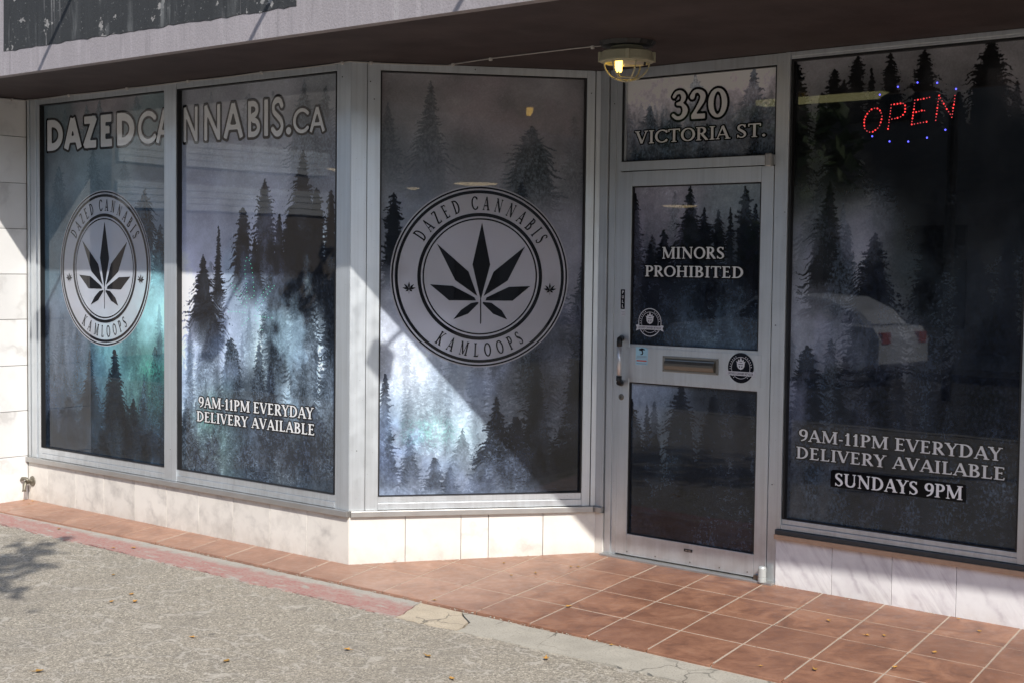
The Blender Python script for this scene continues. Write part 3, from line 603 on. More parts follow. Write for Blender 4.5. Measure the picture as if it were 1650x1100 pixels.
def glazing_gasket(pl, u0, u1, z0, z1, o0, o1, parent, w=.008):
    mb = MB(); e = .0015
    mb.wbox(pl, u0 + e, u0 + w, o0, o1, z0 + e, z1 - e); mb.wbox(pl, u1 - w, u1 - e, o0, o1, z0 + e, z1 - e)
    mb.wbox(pl, u0 + w, u1 - w, o0, o1, z1 - w, z1 - e); mb.wbox(pl, u0 + w, u1 - w, o0, o1, z0 + e, z0 + w * .5)
    return mb.build('gasket', M['black'], parent)

# ------------------------------------------------------------------ ground
def mat_pavement():
    t = NT('worn_exposed_aggregate'); v = t.coord()
    vo = t.n('TexVoronoi'); vo.inputs['Scale'].default_value = 165; t.l(v, vo.inputs['Vector'])
    vo2 = t.n('TexVoronoi'); vo2.inputs['Scale'].default_value = 78; t.l(v, vo2.inputs['Vector'])
    g1 = t.ramp(t.sep(vo.outputs['Color'])[0], [(.0, (.10, .092, .078)), (.3, (.20, .185, .155)), (.75, (.32, .30, .252)), (.95, (.55, .52, .45))])
    g2 = t.ramp(t.sep(vo2.outputs['Color'])[1], [(.0, (.09, .083, .07)), (.2, (.225, .206, .173)), (.86, (.31, .288, .243)), (.97, (.55, .52, .45))])
    c = t.mix(.35, g1, g2)
    c = t.mix(t.ramp(t.noise(v, .9, 5, .6), [(.35, 0), (.7, .25)]), c, (.34, .305, .255))
    c = t.mix(1.0, c, (1.12, 1.065, 1.0), 'MULTIPLY')
    c = t.mix(t.ramp(t.noise(v, 3.5, 4, .6), [(.50, 0), (.72, .28)]), c, (.20, .185, .16))
    c = t.mix(t.ramp(t.noise(v, 210, 3, .7), [(.35, .45), (.52, 0)]), c, (.09, .083, .07))
    c = t.mix(t.ramp(t.noise(v, 260, 2, .7), [(.60, 0), (.72, .6)]), c, (.58, .55, .48))
    c = t.mix(t.ramp(t.noise(v, 1.7, 6, .65, .5), [(.50, 0), (.66, .22)]), c, (.12, .11, .095))
    gm_ = t.n('TexVoronoi'); gm_.inputs['Scale'].default_value = 2.6; t.l(v, gm_.inputs['Vector']); c = t.mix(t.ramp(gm_.outputs['Distance'], [(.035, .6), (.05, 0)]), c, (.10, .095, .085))
    # pale meandering seams between the worn patches
    d = t.n('TexNoise'); d.inputs['Scale'].default_value = 8; d.inputs['Detail'].default_value = 5; d.inputs['Roughness'].default_value = .62; t.l(v, d.inputs['Vector'])
    add = t.n('VectorMath', operation='MULTIPLY_ADD'); t.l(d.outputs['Color'], add.inputs[0]); add.inputs[1].default_value = (.22, .22, 0); t.l(v, add.inputs[2])
    mp = t.n('Mapping'); mp.inputs['Scale'].default_value = (4.2, 8.8, 1); mp.inputs['Rotation'].default_value = (0, 0, -.12); t.l(add.outputs[0], mp.inputs[0])
    e = t.n('TexVoronoi', feature='DISTANCE_TO_EDGE'); e.inputs['Scale'].default_value = 1.0; t.l(mp.outputs[0], e.inputs['Vector'])
    gate = t.ramp(t.noise(v, 5.5, 3), [(.44, 0), (.52, 1)])
    seam = t.math('MULTIPLY', t.ramp(e.outputs['Distance'], [(.0, 1), (.024, .9), (.044, 0)]), gate)
    c = t.mix(t.math('MULTIPLY', seam, .60), c, (.45, .41, .35))
    shade = t.math('MULTIPLY', t.ramp(e.outputs['Distance'], [(.03, 0), (.045, 1), (.11, 0)]), gate)
    c = t.mix(t.math('MULTIPLY', shade, .30), c, (.15, .14, .12))
    h = t.math('ADD', t.math('MULTIPLY', t.sep(vo.outputs['Color'])[0], .5), t.math('MULTIPLY', vo2.outputs['Distance'], -.6))
    h = t.math('ADD', h, t.math('MULTIPLY', seam, .5))
    return t.set(col=c, rough=.9, spec=.25, nrm=t.bump(h, .45, .004))

def mat_tile():
    t = NT('terracotta_tile'); v = t.coord(); rnd = t.n('ObjectInfo').outputs['Random']
    n1 = t.noise(v, 6.5, 6, .66, .8); n2 = t.noise(v, 26, 5, .6)
    c = t.ramp(n1, [(.30, (.125, .056, .034)), (.45, (.21, .094, .054)), (.60, (.31, .150, .088)), (.78, (.38, .22, .145))])
    c = t.mix(t.ramp(n2, [(.48, 0), (.75, .35)]), c, (.40, .19, .105))
    c = t.mix(t.ramp(rnd, [(0, .0), (1, .55)]), c, (.16, .072, .045))
    # pale dust, thickest on the tiles by the angled window and along the pavement
    x = t.sep(t.n('NewGeometry').outputs['Position'])
    dust = t.ramp(x[0], [(0.0, .52), (.35, .55), (.62, .10)]); mp = t.n('MapRange'); mp.inputs[1].default_value = 0; mp.inputs[2].default_value = 3; t.l(x[0], mp.inputs[0]); dust = t.ramp(mp.outputs[0], [(0, .52), (.28, .48), (.50, .05), (1, .14)])
    dn = t.ramp(t.noise(v, 3.2, 5), [(.3, .45), (.65, 1)])
    c = t.mix(t.math('MULTIPLY', dust, dn), c, (.47, .29, .21))
    c = t.mix(t.ramp(t.noise(v, 55, 4), [(.64, 0), (.75, .4)]), c, (.10, .05, .035))
    r = t.ramp(n2, [(.3, .36), (.7, .58)])
    return t.set(col=c, rough=r, spec=.45, nrm=t.bump(t.math('ADD', t.noise(v, 14, 6, .6), t.math('MULTIPLY', n2, .4)), .25, .006))

def mat_concrete(name, base, paint=None):
    t = NT(name); v = t.coord(); n = t.noise(v, 24, 6, .65)
    c = t.mix(n, tuple(x * .72 for x in base), tuple(x * 1.2 for x in base))
    c = t.mix(t.ramp(t.noise(v, 130, 3), [(.55, 0), (.70, .65)]), c, (.13, .125, .11))
    c = t.mix(t.ramp(t.noise(v, 170, 3), [(.60, 0), (.72, .5)]), c, (.62, .60, .55))
    c = t.mix(t.ramp(t.noise(v, 6, 5, .6), [(.42, 0), (.70, .45)]), c, tuple(x * .62 for x in base))
    dn = t.n('TexNoise'); dn.inputs['Scale'].default_value = 14; t.l(v, dn.inputs['Vector'])
    am = t.n('VectorMath', operation='MULTIPLY_ADD'); t.l(dn.outputs['Color'], am.inputs[0]); am.inputs[1].default_value = (.07, .07, 0); t.l(v, am.inputs[2])
    ck = t.n('TexVoronoi', feature='DISTANCE_TO_EDGE'); ck.inputs['Scale'].default_value = 5.2; t.l(am.outputs[0], ck.inputs['Vector'])
    crack = t.math('MULTIPLY', t.ramp(ck.outputs['Distance'], [(.0, 1), (.012, .7), (.022, 0)]), t.ramp(t.noise(v, 2.3, 3), [(.50, 0), (.58, 1)]))
    if not paint: c = t.mix(t.math('MULTIPLY', crack, .8), c, (.09, .085, .07))
    if paint:
        x = t.sep(t.n('NewGeometry').outputs['Position'])
        worn = t.ramp(t.noise(t.coord((1, 3, 1)), 9, 7, .68), [(.56, 1), (.66, 0)])
        edge = t.n('MapRange'); edge.inputs[1].default_value = -.575; edge.inputs[2].default_value = -.285; t.l(x[1], edge.inputs[0])
        side = t.ramp(t.math('ADD', edge.outputs[0], t.math('MULTIPLY', t.math('SUBTRACT', t.noise(v, 12, 5), .5), .5)), [(.02, .0), (.10, 1), (.62, 1), (.80, 0)])
        pc = t.mix(t.noise(v, 40, 4), tuple(k * .8 for k in paint), tuple(k * 1.15 for k in paint))
        pc = t.mix(t.ramp(t.noise(v, 70, 5, .7), [(.42, .55), (.60, 0)]), pc, (.36, .30, .26))
        c = t.mix(t.math('MULTIPLY', t.math('MULTIPLY', worn, side), .9), c, pc)
        c = t.mix(t.ramp(t.noise(t.coord((1.2, 4, 1)), 5, 6, .7), [(.52, 0), (.68, .6)]), c, (.40, .33, .28))
    return t.set(col=c, rough=.88, spec=.3, nrm=t.bump(n, .4, .008))
M['pavement'] = mat_pavement(); M['tile'] = mat_tile()
M['conc'] = mat_concrete('grey_concrete', (.41, .375, .31)); M['conc_red'] = mat_concrete('red_painted_concrete', (.40, .37, .32), (.35, .14, .12))
M['conc_beige'] = mat_concrete('beige_concrete', (.50, .42, .31)); M['grout'] = mat_concrete('pale_grout', (.46, .37, .29))
M['road'] = plain('asphalt', (.06, .06, .062), .9, scale=60); M['earth'] = plain('far_ground', (.16, .15, .13), .95, scale=.5)

XJ = [-3.49, -3.18, -2.88, -2.57, -2.27, -1.965, -1.66, -1.355, -1.05, -.745, -.44, -.14, .16, .48, .795, 1.11, 1.43, 1.755, 2.07, 2.39, 2.715, 3.035, 3.36, 3.68, 4.0, 4.33, 4.65]
YR = [-.297, .05, .39, .715, 1.045]
def jx(x, y):
    k = min(1, max(0, x)); return x - (.30 * (1 - k) + .16 * k) * y
def jy(x, y):
    return y - .026 * max(0, x - 1.4) - (.03 * max(0, -x - 1) if y < 0 else 0)
floor = struct('tiled_floor')
mb = MB(); mb.hexa([(-3.3, -.285, -.12), (5.2, -.285, -.12), (5.2, 1.3, -.12), (-3.3, 1.3, -.12), (-3.3, -.285, -.0086), (5.2, -.285, -.0086), (5.2, 1.3, .0325), (-3.3, 1.3, .0325)])
mb.build('grout_bed', M['grout'], floor)
g = .0040
for j in range(4):
    for i in range(len(XJ) - 1):
        if j > 0 and XJ[i + 1] < -.1 + .0: continue
        if j > 0 and XJ[i + 1] < YR[j] * .78 - .25: continue
        q = [(XJ[i], YR[j], 1, 1), (XJ[i + 1], YR[j], -1, 1), (XJ[i + 1], YR[j + 1], -1, -1), (XJ[i], YR[j + 1], 1, -1)]
        pts = []
        for x, y, sx, sy in q: pts.append((jx(x, y) + sx * g + R.uniform(-.001, .001), jy(x, y) + sy * g + R.uniform(-.001, .001)))
        dz = R.uniform(-.0006, .0009); cx = sum(p[0] for p in pts) / 4; cy = sum(p[1] for p in pts) / 4
        top = [(x - cx, y - cy, gz(x, y) + dz + R.uniform(-.0004, .0004)) for x, y in pts]
        mb = MB(); mb.hexa([(x, y, -.03 + gz(cx, cy)) for x, y, z in top] + top)
        o = mb.build('floor_tile', M['tile'], floor, bevel=.0022); o.location = (cx, cy, 0)

def slab(mb, outline, zf, th, mi=0):
    n = len(outline); b = len(mb.v)
    mb.v += [(x, y, zf(x, y)) for x, y in outline] + [(x, y, zf(x, y) - th) for x, y in outline]
    mb.f.append(tuple(b + k for k in range(n))); mb.m.append(mi)
    mb.f.append(tuple(b + n + k for k in range(n - 1, -1, -1))); mb.m.append(mi)
    for k in range(n): mb.f.append((b + k, b + n + k, b + n + (k + 1) % n, b + (k + 1) % n)); mb.m.append(mi)
def rough_strip(x0, x1, y0, y1, left=None, right=None, step=.035, j=.006):
    n = max(3, int((x1 - x0) / step)); lo = [(x0 + (x1 - x0) * k / n, y0 + R.gauss(0, j) - .012 * math.sin(x0 + k * .21)) for k in range(n + 1)]
    hi = [(x0 + (x1 - x0) * k / n, y1 + R.gauss(0, j * .45)) for k in range(n, -1, -1)]
    if right: lo[-1] = (right[0][0], lo[-1][1]); hi[0] = (right[-1][0], hi[0][1]); lo += right[1:-1]
    if left: lo[0] = (left[0][0], lo[0][1]); hi[-1] = (left[-1][0], hi[-1][1]); hi += left[::-1][1:-1]
    return lo + hi
kerb = struct('kerb_strip'); kz = lambda x, y: .0259 * y - .011
def edge(x, y0=-.55, y1=-.306, k=5, a=.012, lean=0):
    return [(x + lean * t / (k) + R.uniform(-a, a), y0 + (y1 - y0) * t / k) for t in range(k + 1)]
eA = edge(.86, a=.008, lean=-.0); eA = [(x + .10 * (1 - t / 5) ** 1 - .05, y) for t, (x, y) in enumerate(eA)]
eB = [(1.27, -.545), (1.262, -.50), (1.235, -.45), (1.225, -.42), (1.13, -.355), (1.075, -.306)]
def sh(e, d): return [(x + d, y) for x, y in e]
for k, (xa, xb) in enumerate([(-9, -5.2), (-5.2, -2.62), (-2.62, -.55)]):
    mb = MB(); slab(mb, rough_strip(xa + .001, xb - .001, -.553, -.306), kz, .09); mb.build('kerb_stone', M['conc_red'], kerb)
mb = MB(); slab(mb, rough_strip(-.548, .86, -.553, -.306, right=eA), kz, .09); mb.build('kerb_stone', M['conc_red'], kerb)
mb = MB(); slab(mb, rough_strip(.9, 1.2, -.548, -.306, left=sh(eA, .006), right=eB), lambda x, y: kz(x, y) - .001, .09); o = mb.build('kerb_stone', M['conc_beige'], kerb); o['label'] = 'beige broken kerb stone'
e1 = edge(1.52, a=.02, lean=.05); e2 = edge(1.70, a=.014, lean=-.05); e3 = edge(2.6, a=.01)
for el, er in ((sh(eB, .014), e1), (sh(e1, .0025), e2), (sh(e2, .002), e3), (sh(e3, .0018), edge(5.2, a=.005)), ([(5.202, -.55)] * 2, edge(9, a=.005))):
    mb = MB(); slab(mb, rough_strip(el[0][0], er[0][0], -.545, -.306, left=el, right=er), kz, .09); mb.build('kerb_stone', M['conc'], kerb)

pv = struct('pavement'); mb = MB()
xs = [-40, -12] + [-9 + .3 * i for i in range(50)] + [10, 14, 40]; ys = [-7.5, -6, -4.5] + [-3.5 + .246 * i for i in range(13)]
b = 0
for y in ys:
    for x in xs: mb.v.append((x, y, .0259 * y - .016 + R.uniform(-.0012, .0012)))
for j in range(len(ys) - 1):
    for i in range(len(xs) - 1): a = j * len(xs) + i; mb.f.append((a, a + 1, a + 1 + len(xs), a + len(xs))); mb.m.append(0)
mb.build('paving_surface', M['pavement'], pv, fix=False)
mb = MB(); mb.box(-40, 40, -7.66, -7.5, -.5, -.2); o = mb.build('street_kerb', M['conc']); o['kind'] = 'structure'
mb = MB(); mb.poly([(-90, -18, -.33), (90, -18, -.33), (90, -7.66, -.33), (-90, -7.66, -.33)]); o = mb.build('road', M['road'], fix=False); o['kind'] = 'structure'
mb = MB(); mb.box(-90, 90, -23, -18, -.5, -.2); o = mb.build('far_pavement', M['conc']); o['kind'] = 'structure'
mb = MB(); mb.poly([(-600, -600, -.55), (600, -600, -.55), (600, 600, -.55), (-600, 600, -.55)]); o = mb.build('ground', M['earth'], fix=False); o['kind'] = 'structure'

# ------------------------------------------------------------------ building shell
def mat_soffit():
    t = NT('dark_brown_soffit_paint'); v = t.coord(); n = t.noise(v, 3, 5, .6)
    c = t.mix(t.ramp(n, [(.3, 0), (.7, 1)]), (.036, .026, .027), (.066, .049, .049)); c = t.mix(t.ramp(t.noise(t.coord((1, .3, 1)), 5, 5, .7), [(.55, 0), (.75, .35)]), c, (.095, .080, .080))
    c = t.mix(t.ramp(t.noise(v, 55, 3), [(.68, 0), (.78, .35)]), c, (.14, .11, .10))
    return t.set(col=c, rough=.75, spec=.3, nrm=t.bump(t.noise(v, 70, 4), .25, .004))
def mat_fascia(name, base, chips):
    t = NT(name); v = t.coord(); n = t.noise(v, 85, 5, .6)
    st = t.noise(t.coord((9, 9, .7)), 1.6, 5, .65)
    c = t.mix(t.noise(v, 2.5, 5), tuple(x * .82 for x in base), tuple(x * 1.12 for x in base))
    c = t.mix(t.ramp(st, [(.5, 0), (.72, .4)]), c, tuple(min(1, x * 1.45 + .02) for x in base))
    c = t.mix(t.ramp(t.noise(t.coord((14, 14, .9)), 1.3, 4), [(.30, .45), (.42, 0)]), c, tuple(x * .55 for x in base))
    fs = t.noise(t.coord((1, 1, .05)), 26, 3, .6); c = t.mix(t.math('MULTIPLY', t.ramp(fs, [(.60, 0), (.72, .55)]), t.ramp(t.noise(v, 1.7, 3), [(.45, 0), (.6, 1)])), c, (.45, .44, .44))
    c = t.mix(t.ramp(t.noise(v, 190, 3, .7), [(.35, .5), (.5, 0)]), c, tuple(x * .6 for x in base))
    if chips:
        c = t.mix(t.ramp(t.noise(v, 8.5, 6, .6), [(.625, 0), (.64, .9)]), c, (.28, .27, .26))
        c = t.mix(t.math('MULTIPLY', t.ramp(t.noise(t.coord((1, 1, .12)), 11, 5, .65), [(.56, 0), (.66, .8)]), t.ramp(t.noise(v, 3, 3), [(.4, 0), (.6, 1)])), c, (.13, .135, .135))
        c = t.mix(t.ramp(t.noise(v, 60, 3), [(.66, 0), (.72, .5)]), c, (.25, .25, .24))
    return t.set(col=c, rough=.85, spec=.3, nrm=t.bump(n, .55, .004))
M['soffit'] = mat_soffit(); M['fascia'] = mat_fascia('purple_grey_stucco', (.30, .275, .285), False); M['patch'] = mat_fascia('old_sign_paint', (.034, .036, .038), True)
M['inside'] = plain('dim_interior_paint', (.10, .09, .08), .8); M['brick'] = plain('opposite_brown_stucco', (.34, .30, .27), .9, scale=4)
can = thing('canopy', 'purple-grey stucco canopy with dark brown underside above the shop windows', 'canopy')
mb = MB(); mb.box(-9, 9.5, -.70, 1.6, 2.622, 2.80); mb.build('soffit', M['soffit'], can)
mb = MB(); mb.box(-9, 9.5, -.755, -.70, 2.621, 4.1); mb.build('fascia', M['fascia'], can)
mb = MB(); pts = []
n = 60
low = [(-2.055 + 2.49 * k / n, 2.757 - .010 * k / n + R.gauss(0, .0025)) for k in range(n + 1)]
poly = low + [(.434 + R.gauss(0, .002), 2.80), (.434, 3.2), (-2.05, 3.2), (-2.052, 2.9)]
mb.poly([(x, -.758, z) for x, z in poly]); m_ = len(poly)
for k in range(m_):
    a, b_ = poly[k], poly[(k + 1) % m_]; mb.poly([(a[0], -.758, a[1]), (b_[0], -.758, b_[1]), (b_[0], -.7545, b_[1]), (a[0], -.7545, a[1])])
o = mb.build('painted_patch', M['patch'], can); o['label'] = 'dark painted patch of a removed sign'
bld = thing('shop_building', 'dim shop building behind the printed windows, under the canopy', 'building')
mb = MB(); mb.box(-12, 12, -.69, 19, 2.81, 7.2); mb.build('upper_storey', M['brick'], bld)
mb = MB(); mb.box(-12, 12, 18.9, 19.1, -.1, 2.79); mb.box(-12.2, -12, 0, 19, -.1, 2.79); mb.box(12, 12.2, 0, 19, -.1, 2.79)
mb.box(-12, -6.02, .1, .3, -.1, 2.79); mb.box(4.65, 12, .9, 1.1, -.1, 2.79); mb.build('wall', M['inside'], bld)
mb = MB(); mb.box(-12, 12, 1.45, 19, -.05, .025); mb.hexa([(-3.3, .3, -.05), (-.3, .3, -.05), (.9, 1.45, -.05), (-3.3, 1.45, -.05), (-3.3, .3, .02), (-.3, .3, .02), (.9, 1.45, .02), (-3.3, 1.45, .02)]); mb.build('floor', M['inside'], bld)
mb = MB(); mb.box(-12, 12, 1.61, 18.9, 2.76, 2.80); mb.build('ceiling', M['inside'], bld)

# white marble wall returning towards the street
wall = thing('marble_wall', 'white marble slab wall at the far left beside the first window', 'wall')
mb = MB(); mb.box(-6.0, -3.09, -.395, .3, -.1, 2.62); mb.build('wall_core', M['joint'], wall)
jz = [-.05, .288, .5875, .887, 1.187, 1.483, 1.779, 2.076, 2.378, 2.619]
for a, b_ in zip(jz, jz[1:]):
    e = .0018; d = R.uniform(-.0007, .0007)
    mb = MB(); mb.box(-3.089, -3.074 + d, -.395, -.001, a + e, b_ - e); mb.build('marble_slab', M['marble_wall'], wall, bevel=.0015)
    mb = MB(); mb.box(-6, -3.074, -.41, -.3955, a + e, b_ - e); mb.build('marble_slab', M['marble_wall'], wall)

# plinths
def plinth(label, pl, joints, mat, ztop, parent_name='plinth_wall', zb=-.03):
    w = thing(parent_name, label, 'wall')
    mb = MB(); mb.wbox(pl, joints[0] + .004, joints[-1] - .004, .013, .13, zb - .05, ztop - .002); mb.build('wall_core', M['joint'], w)
    for a, b_ in zip(joints, joints[1:]):
        d = R.uniform(-.0006, .0006); e = .0014
        mb = MB(); mb.wbox(pl, a + e, b_ - e, d, .012, zb, ztop); mb.build('marble_tile', mat, w, bevel=.001)
    return w
plinth('stained cream marble plinth under the two left windows', 'A', [-3.072, -2.838, -2.518, -2.209, -1.886, -1.570, -1.261, -.949, -.63, -.326, 0], M['marble_grey'], .249)
plinth('bright cream marble plinth under the angled window', 'B', [0, .2995, .598, .7467, 1.0457, 1.3355], M['marble_cream'], .249)
plinth('narrow marble plinth stub between the angled window and the door', 'D', [-.004, .054], M['marble_cream'], .249)
plinth('purple-veined white marble plinth under the right window', 'D', [1.127, 1.4365, 1.7469, 2.0605, 2.375, 2.69, 3.0, 3.31, 3.63], M['marble_white'], .2545)

def wboxm(mb, pl, u0o, u1o, u0i, u1i, o0, o1, z0, z1, mi=0):
    mb.hexa([P(pl, u0o, o0, z0), P(pl, u1o, o0, z0), P(pl, u1i, o1, z0), P(pl, u0i, o1, z0), P(pl, u0o, o0, z1), P(pl, u1o, o0, z1), P(pl, u1i, o1, z1), P(pl, u0i, o1, z1)], mi)

# ------------------------------------------------------------------ left window: two panes
FD = .065; GO = .035
def frame(name, pl, items, parent, bevel=.0012, mat=None):
    mb = MB()
    for it in items: mb.wbox(pl, *it)
    return mb.build(name, mat or M['alu'], parent, bevel=bevel)
WA = thing('shop_window', 'left street window of two tall printed panes with round emblem and web address', 'window')
frame('jamb', 'A', [(-3.060, -3.034, -.004, FD, .284, 2.620), (-3.030, -2.968, .002, FD, .284, 2.620), (-2.9665, -2.925, .010, FD, .284, 2.620)], WA)
frame('mullion', 'A', [(-1.588, -1.474, -.002, FD, .2845, 2.6195)], WA)
frame('jamb', 'A', [(-.113, -.082, .006, FD, .284, 2.620), (-.0805, -.048, .001, FD, .284, 2.6205), (-.0465, .0, -.001, FD - .01, .284, 2.6215)], WA)
for a, b_ in ((-2.924, -1.589), (-1.473, -.114)):
    frame('head_rail', 'A', [(a, b_, .002, FD, 2.581, 2.6195)], WA)
    frame('bottom_rail', 'A', [(a, b_, .002, FD, .286, .318), (a, b_, .008, FD, .3195, .355)], WA)
mb = MB(); wboxm(mb, 'A', -3.071, .0106, -3.071, 0, -.022, .05, .252, .283); mb.build('sill', M['alu_sill'], WA, bevel=.002)
glazing_gasket('A', -2.925, -1.588, .355, 2.581, .004, GO, WA); glazing_gasket('A', -1.474, -.113, .355, 2.581, .004, GO, WA)
p1 = pane('left', 'A', -2.926, -1.587, .352, 2.583, GO, WA, 11, .35)
p2 = pane('right', 'A', -1.475, -.112, .352, 2.583, GO, WA, 12, .8)
# web address, cut by the mullion between A and N
SB = dict(serif=False, T=.235, t=.235, space=.07); SL = dict(serif=False, T=.15, t=.15, space=.07); LO = GO - .0016
lettering('A', LO, 'DAZED', -2.895, -1.925, 2.2815, .197, p1, outline=.075, **SB)
lettering('A', LO, 'C', -1.893, -1.716, 2.2785, .197, p1, outline=.075, **SL)
def half_A():
    put = lambda a, b: P('A', a, 0, b)
    mb = MB()
    for mg, mi, d in ((.075, 1, LO), (0, 0, LO - .0012)):
        for pg in glyph_polys('A', .15, .15, False, mg)[0]:
            q = []
            pts = [(-1.716 + a * .20, 2.277 + b * .197) for a, b in pg]
            lim = -1.5965
            for (x0, z0), (x1, z1) in zip(pts, pts[1:] + pts[:1]):     # trimmed where the film ends at the mullion
                if x0 < lim: q.append((x0, z0))
                if (x0 < lim) != (x1 < lim): k = (lim - x0) / (x1 - x0); q.append((lim, z0 + k * (z1 - z0)))
            if len(q) > 2: mb.poly([P('A', x, d, z) for x, z in q], mi)
    mb.build('lettering', [M['letter_white'], M['letter_black']], p1, fix=False)
half_A()
for ch, a, b_ in (('N', -1.464, -1.30), ('N', -1.272, -1.092), ('A', -1.082, -.90), ('B', -.885, -.752), ('I', -.751, -.669), ('S', -.672, -.556)):
    lettering('A', LO, ch, a, b_, 2.2725, .200, p2, outline=.075, **SL)
lettering('A', LO, '.', -.548, -.494, 2.272, .20, p2, outline=.075, **SL)
lettering('A', LO, 'CA', -.488, -.228, 2.2735, .134, p2, outline=.09, T=.14, t=.14, serif=False, space=.04)
HS = dict(T=.19, t=.085)
lettering('A', LO, '9AM-11PM EVERYDAY', -1.305, -.314, .7360, .062, p2, z1=.7395, **HS)
lettering('A', LO, 'DELIVERY AVAILABLE', -1.323, -.303, .6525, .059, p2, z1=.6535, **HS)
emblem('A', LO, -2.2505, 1.5305, .4845, p1)

# ------------------------------------------------------------------ angled window
WB = thing('shop_window', 'angled window with large round leaf emblem next to the entrance door', 'window')
frame('jamb', 'B', [(.0012, .083, -.001, FD, .2845, 2.6212), (.0855, .153, .002, FD, .284, 2.620)], WB)
frame('jamb', 'B', [(1.257, 1.3025, .002, FD, .284, 2.620), (1.307, 1.3355, .001, FD - .004, .2845, 2.6205)], WB)
frame('head_rail', 'B', [(.1535, 1.2565, .003, FD, 2.581, 2.6195)], WB)
frame('bottom_rail', 'B', [(.1535, 1.2565, .003, FD, .286, .320), (.1535, 1.2565, .009, FD, .3215, .355)], WB)
frame('gap_strip', 'B', [(1.3026, 1.3069, .012, FD, .284, 2.62), (.0831, .0854, .008, FD, .284, 2.62)], WB, mat=M['gap'], bevel=0)
mb = MB(); wboxm(mb, 'B', .0106, 1.318, .0, 1.335, -.022, .05, .2522, .2828); mb.build('sill', M['alu_sill'], WB, bevel=.002)
glazing_gasket('B', .153, 1.257, .355, 2.581, .004, GO, WB)
p3 = pane('mid', 'B', .152, 1.258, .352, 2.583, GO, WB, 13, .7)
emblem('B', LO, .6935, 1.516, .4815, p3)

# ------------------------------------------------------------------ entrance: jambs, transom, door
ENT = thing('transom_window', 'transom with street number above the entrance door, with its aluminium door frame', 'window')
frame('jamb', 'D', [(.001, .052, -.004, .06, .284, 2.6195)], ENT); frame('gap_strip', 'D', [(.0522, .0578, .012, .06, .04, 2.62)], ENT, mat=M['gap'], bevel=0)
frame('jamb', 'D', [(.058, .098, .006, .08, .036, 2.6192), (.0985, .1315, .012, .08, .036, 2.6188)], ENT)
mb = MB(); mb.wbox('D', .0, .052, -.020, .05, .2525, .2825); mb.build('sill', M['alu_sill'], ENT, bevel=.002)
frame('jamb', 'D', [(1.0735, 1.126, .008, .08, .036, 2.6192), (1.1275, 1.153, -.002, .08, .306, 2.6195), (1.1275, 1.1345, .002, .08, .036, .3055)], ENT)
frame('head_rail', 'D', [(.132, 1.073, .008, .08, 2.566, 2.6185)], ENT)
frame('transom_rail', 'D', [(.132, 1.073, .008, .08, 2.083, 2.131)], ENT)
glazing_gasket('D', .132, 1.073, 2.131, 2.566, .012, GO, ENT)
frame('jamb_stop', 'D', [(.132, .150, .022, GO - .001, 2.139, 2.558)], ENT)
p4 = pane('transom', 'D', .131, 1.074, 2.129, 2.568, GO, ENT, 14, .1)
lettering('D', LO, '320', .434, .772, 2.339, .145, p4, z1=2.334, outline=.085, T=.20, t=.10)
lettering('D', LO, 'VICTORIA ST.', .209, 1.004, 2.2235, .067, p4, z1=2.2245, outline=.10, T=.17, t=.08)
mb = MB(); mb.wbox('D', .055, 1.127, -.035, .08, .012, .0385); mb.build('threshold', M['alu_sill'], ENT, bevel=.004)

DO = thing('entrance_door', 'aluminium entrance door with two dark printed panes and a mail slot', 'door')
frame('stile', 'D', [(.1365, .2095, .004, .05, .045, 2.078)], DO, bevel=.003)
frame('stile', 'D', [(1.000, 1.0700, .004, .05, .045, 2.078)], DO, bevel=.003)
frame('top_rail', 'D', [(.210, .9995, .0045, .05, 2.001, 2.078)], DO)
frame('middle_rail', 'D', [(.210, .9995, .006, .05, .9705, 1.170)], DO)
frame('cover_plate', 'D', [(.178, 1.022, .001, .0055, .990, 1.152)], DO, bevel=.0006)
frame('bottom_rail', 'D', [(.210, .9995, .0045, .05, .045, .158)], DO)
mb = MB(); mb.wbox('D', .1315, .1365, .03, .07, .04, 2.08); mb.wbox('D', 1.0700, 1.0735, .03, .07, .04, 2.08); mb.wbox('D', .1315, 1.0735, .03, .07, 2.0785, 2.083); mb.build('gap', M['gap'], DO)
glazing_gasket('D', .2095, 1.0, 1.170, 2.001, .008, .022, DO, .007); glazing_gasket('D', .2095, 1.0, .158, .9705, .008, .022, DO, .007)
p5 = pane('doorup', 'D', .209, 1.001, 1.168, 2.003, .022, DO, 15, .5)
p6 = pane('doorlow', 'D', .209, 1.001, .156, .972, .022, DO, 16, .45)
lettering('D', .0205, 'MINORS', .3985, .785, 1.6215, .060, p5, z1=1.6225, T=.19, t=.08, outline=.12)
lettering('D', .0205, 'PROHIBITED', .2925, .900, 1.528, .057, p5, z1=1.527, T=.19, t=.08, outline=.12)
M['handle_grey'] = plain('brushed_handle', (.62, .62, .63), .35, .6, var=.05); M['handle_black'] = plain('black_handle_end', (.010, .010, .011), .45)
hd = MB(); hd.tube([P('D', .181, -.045, .995), P('D', .181, -.045, 1.165)], .0125, 14); h = hd.build('door_handle', M['handle_grey'], DO, smooth=True)
for z, s in ((1.170, 1), (.990, -1)):
    mb = MB(); mb.tube([P('D', .181, -.045, z - .012 * s), P('D', .181, -.045, z + .012 * s), P('D', .178, -.040, z + .024 * s), P('D', .168, -.018, z + .028 * s), P('D', .158, .004, z + .029 * s)], [.0145, .0150, .0150, .014, .017], 14); mb.build('handle_end', M['handle_black'], h, smooth=True)
M['steel'] = plain('dull_steel', (.32, .31, .29), .32, .85); M['steel_dark'] = plain('tarnished_steel', (.20, .185, .16), .35, .85)
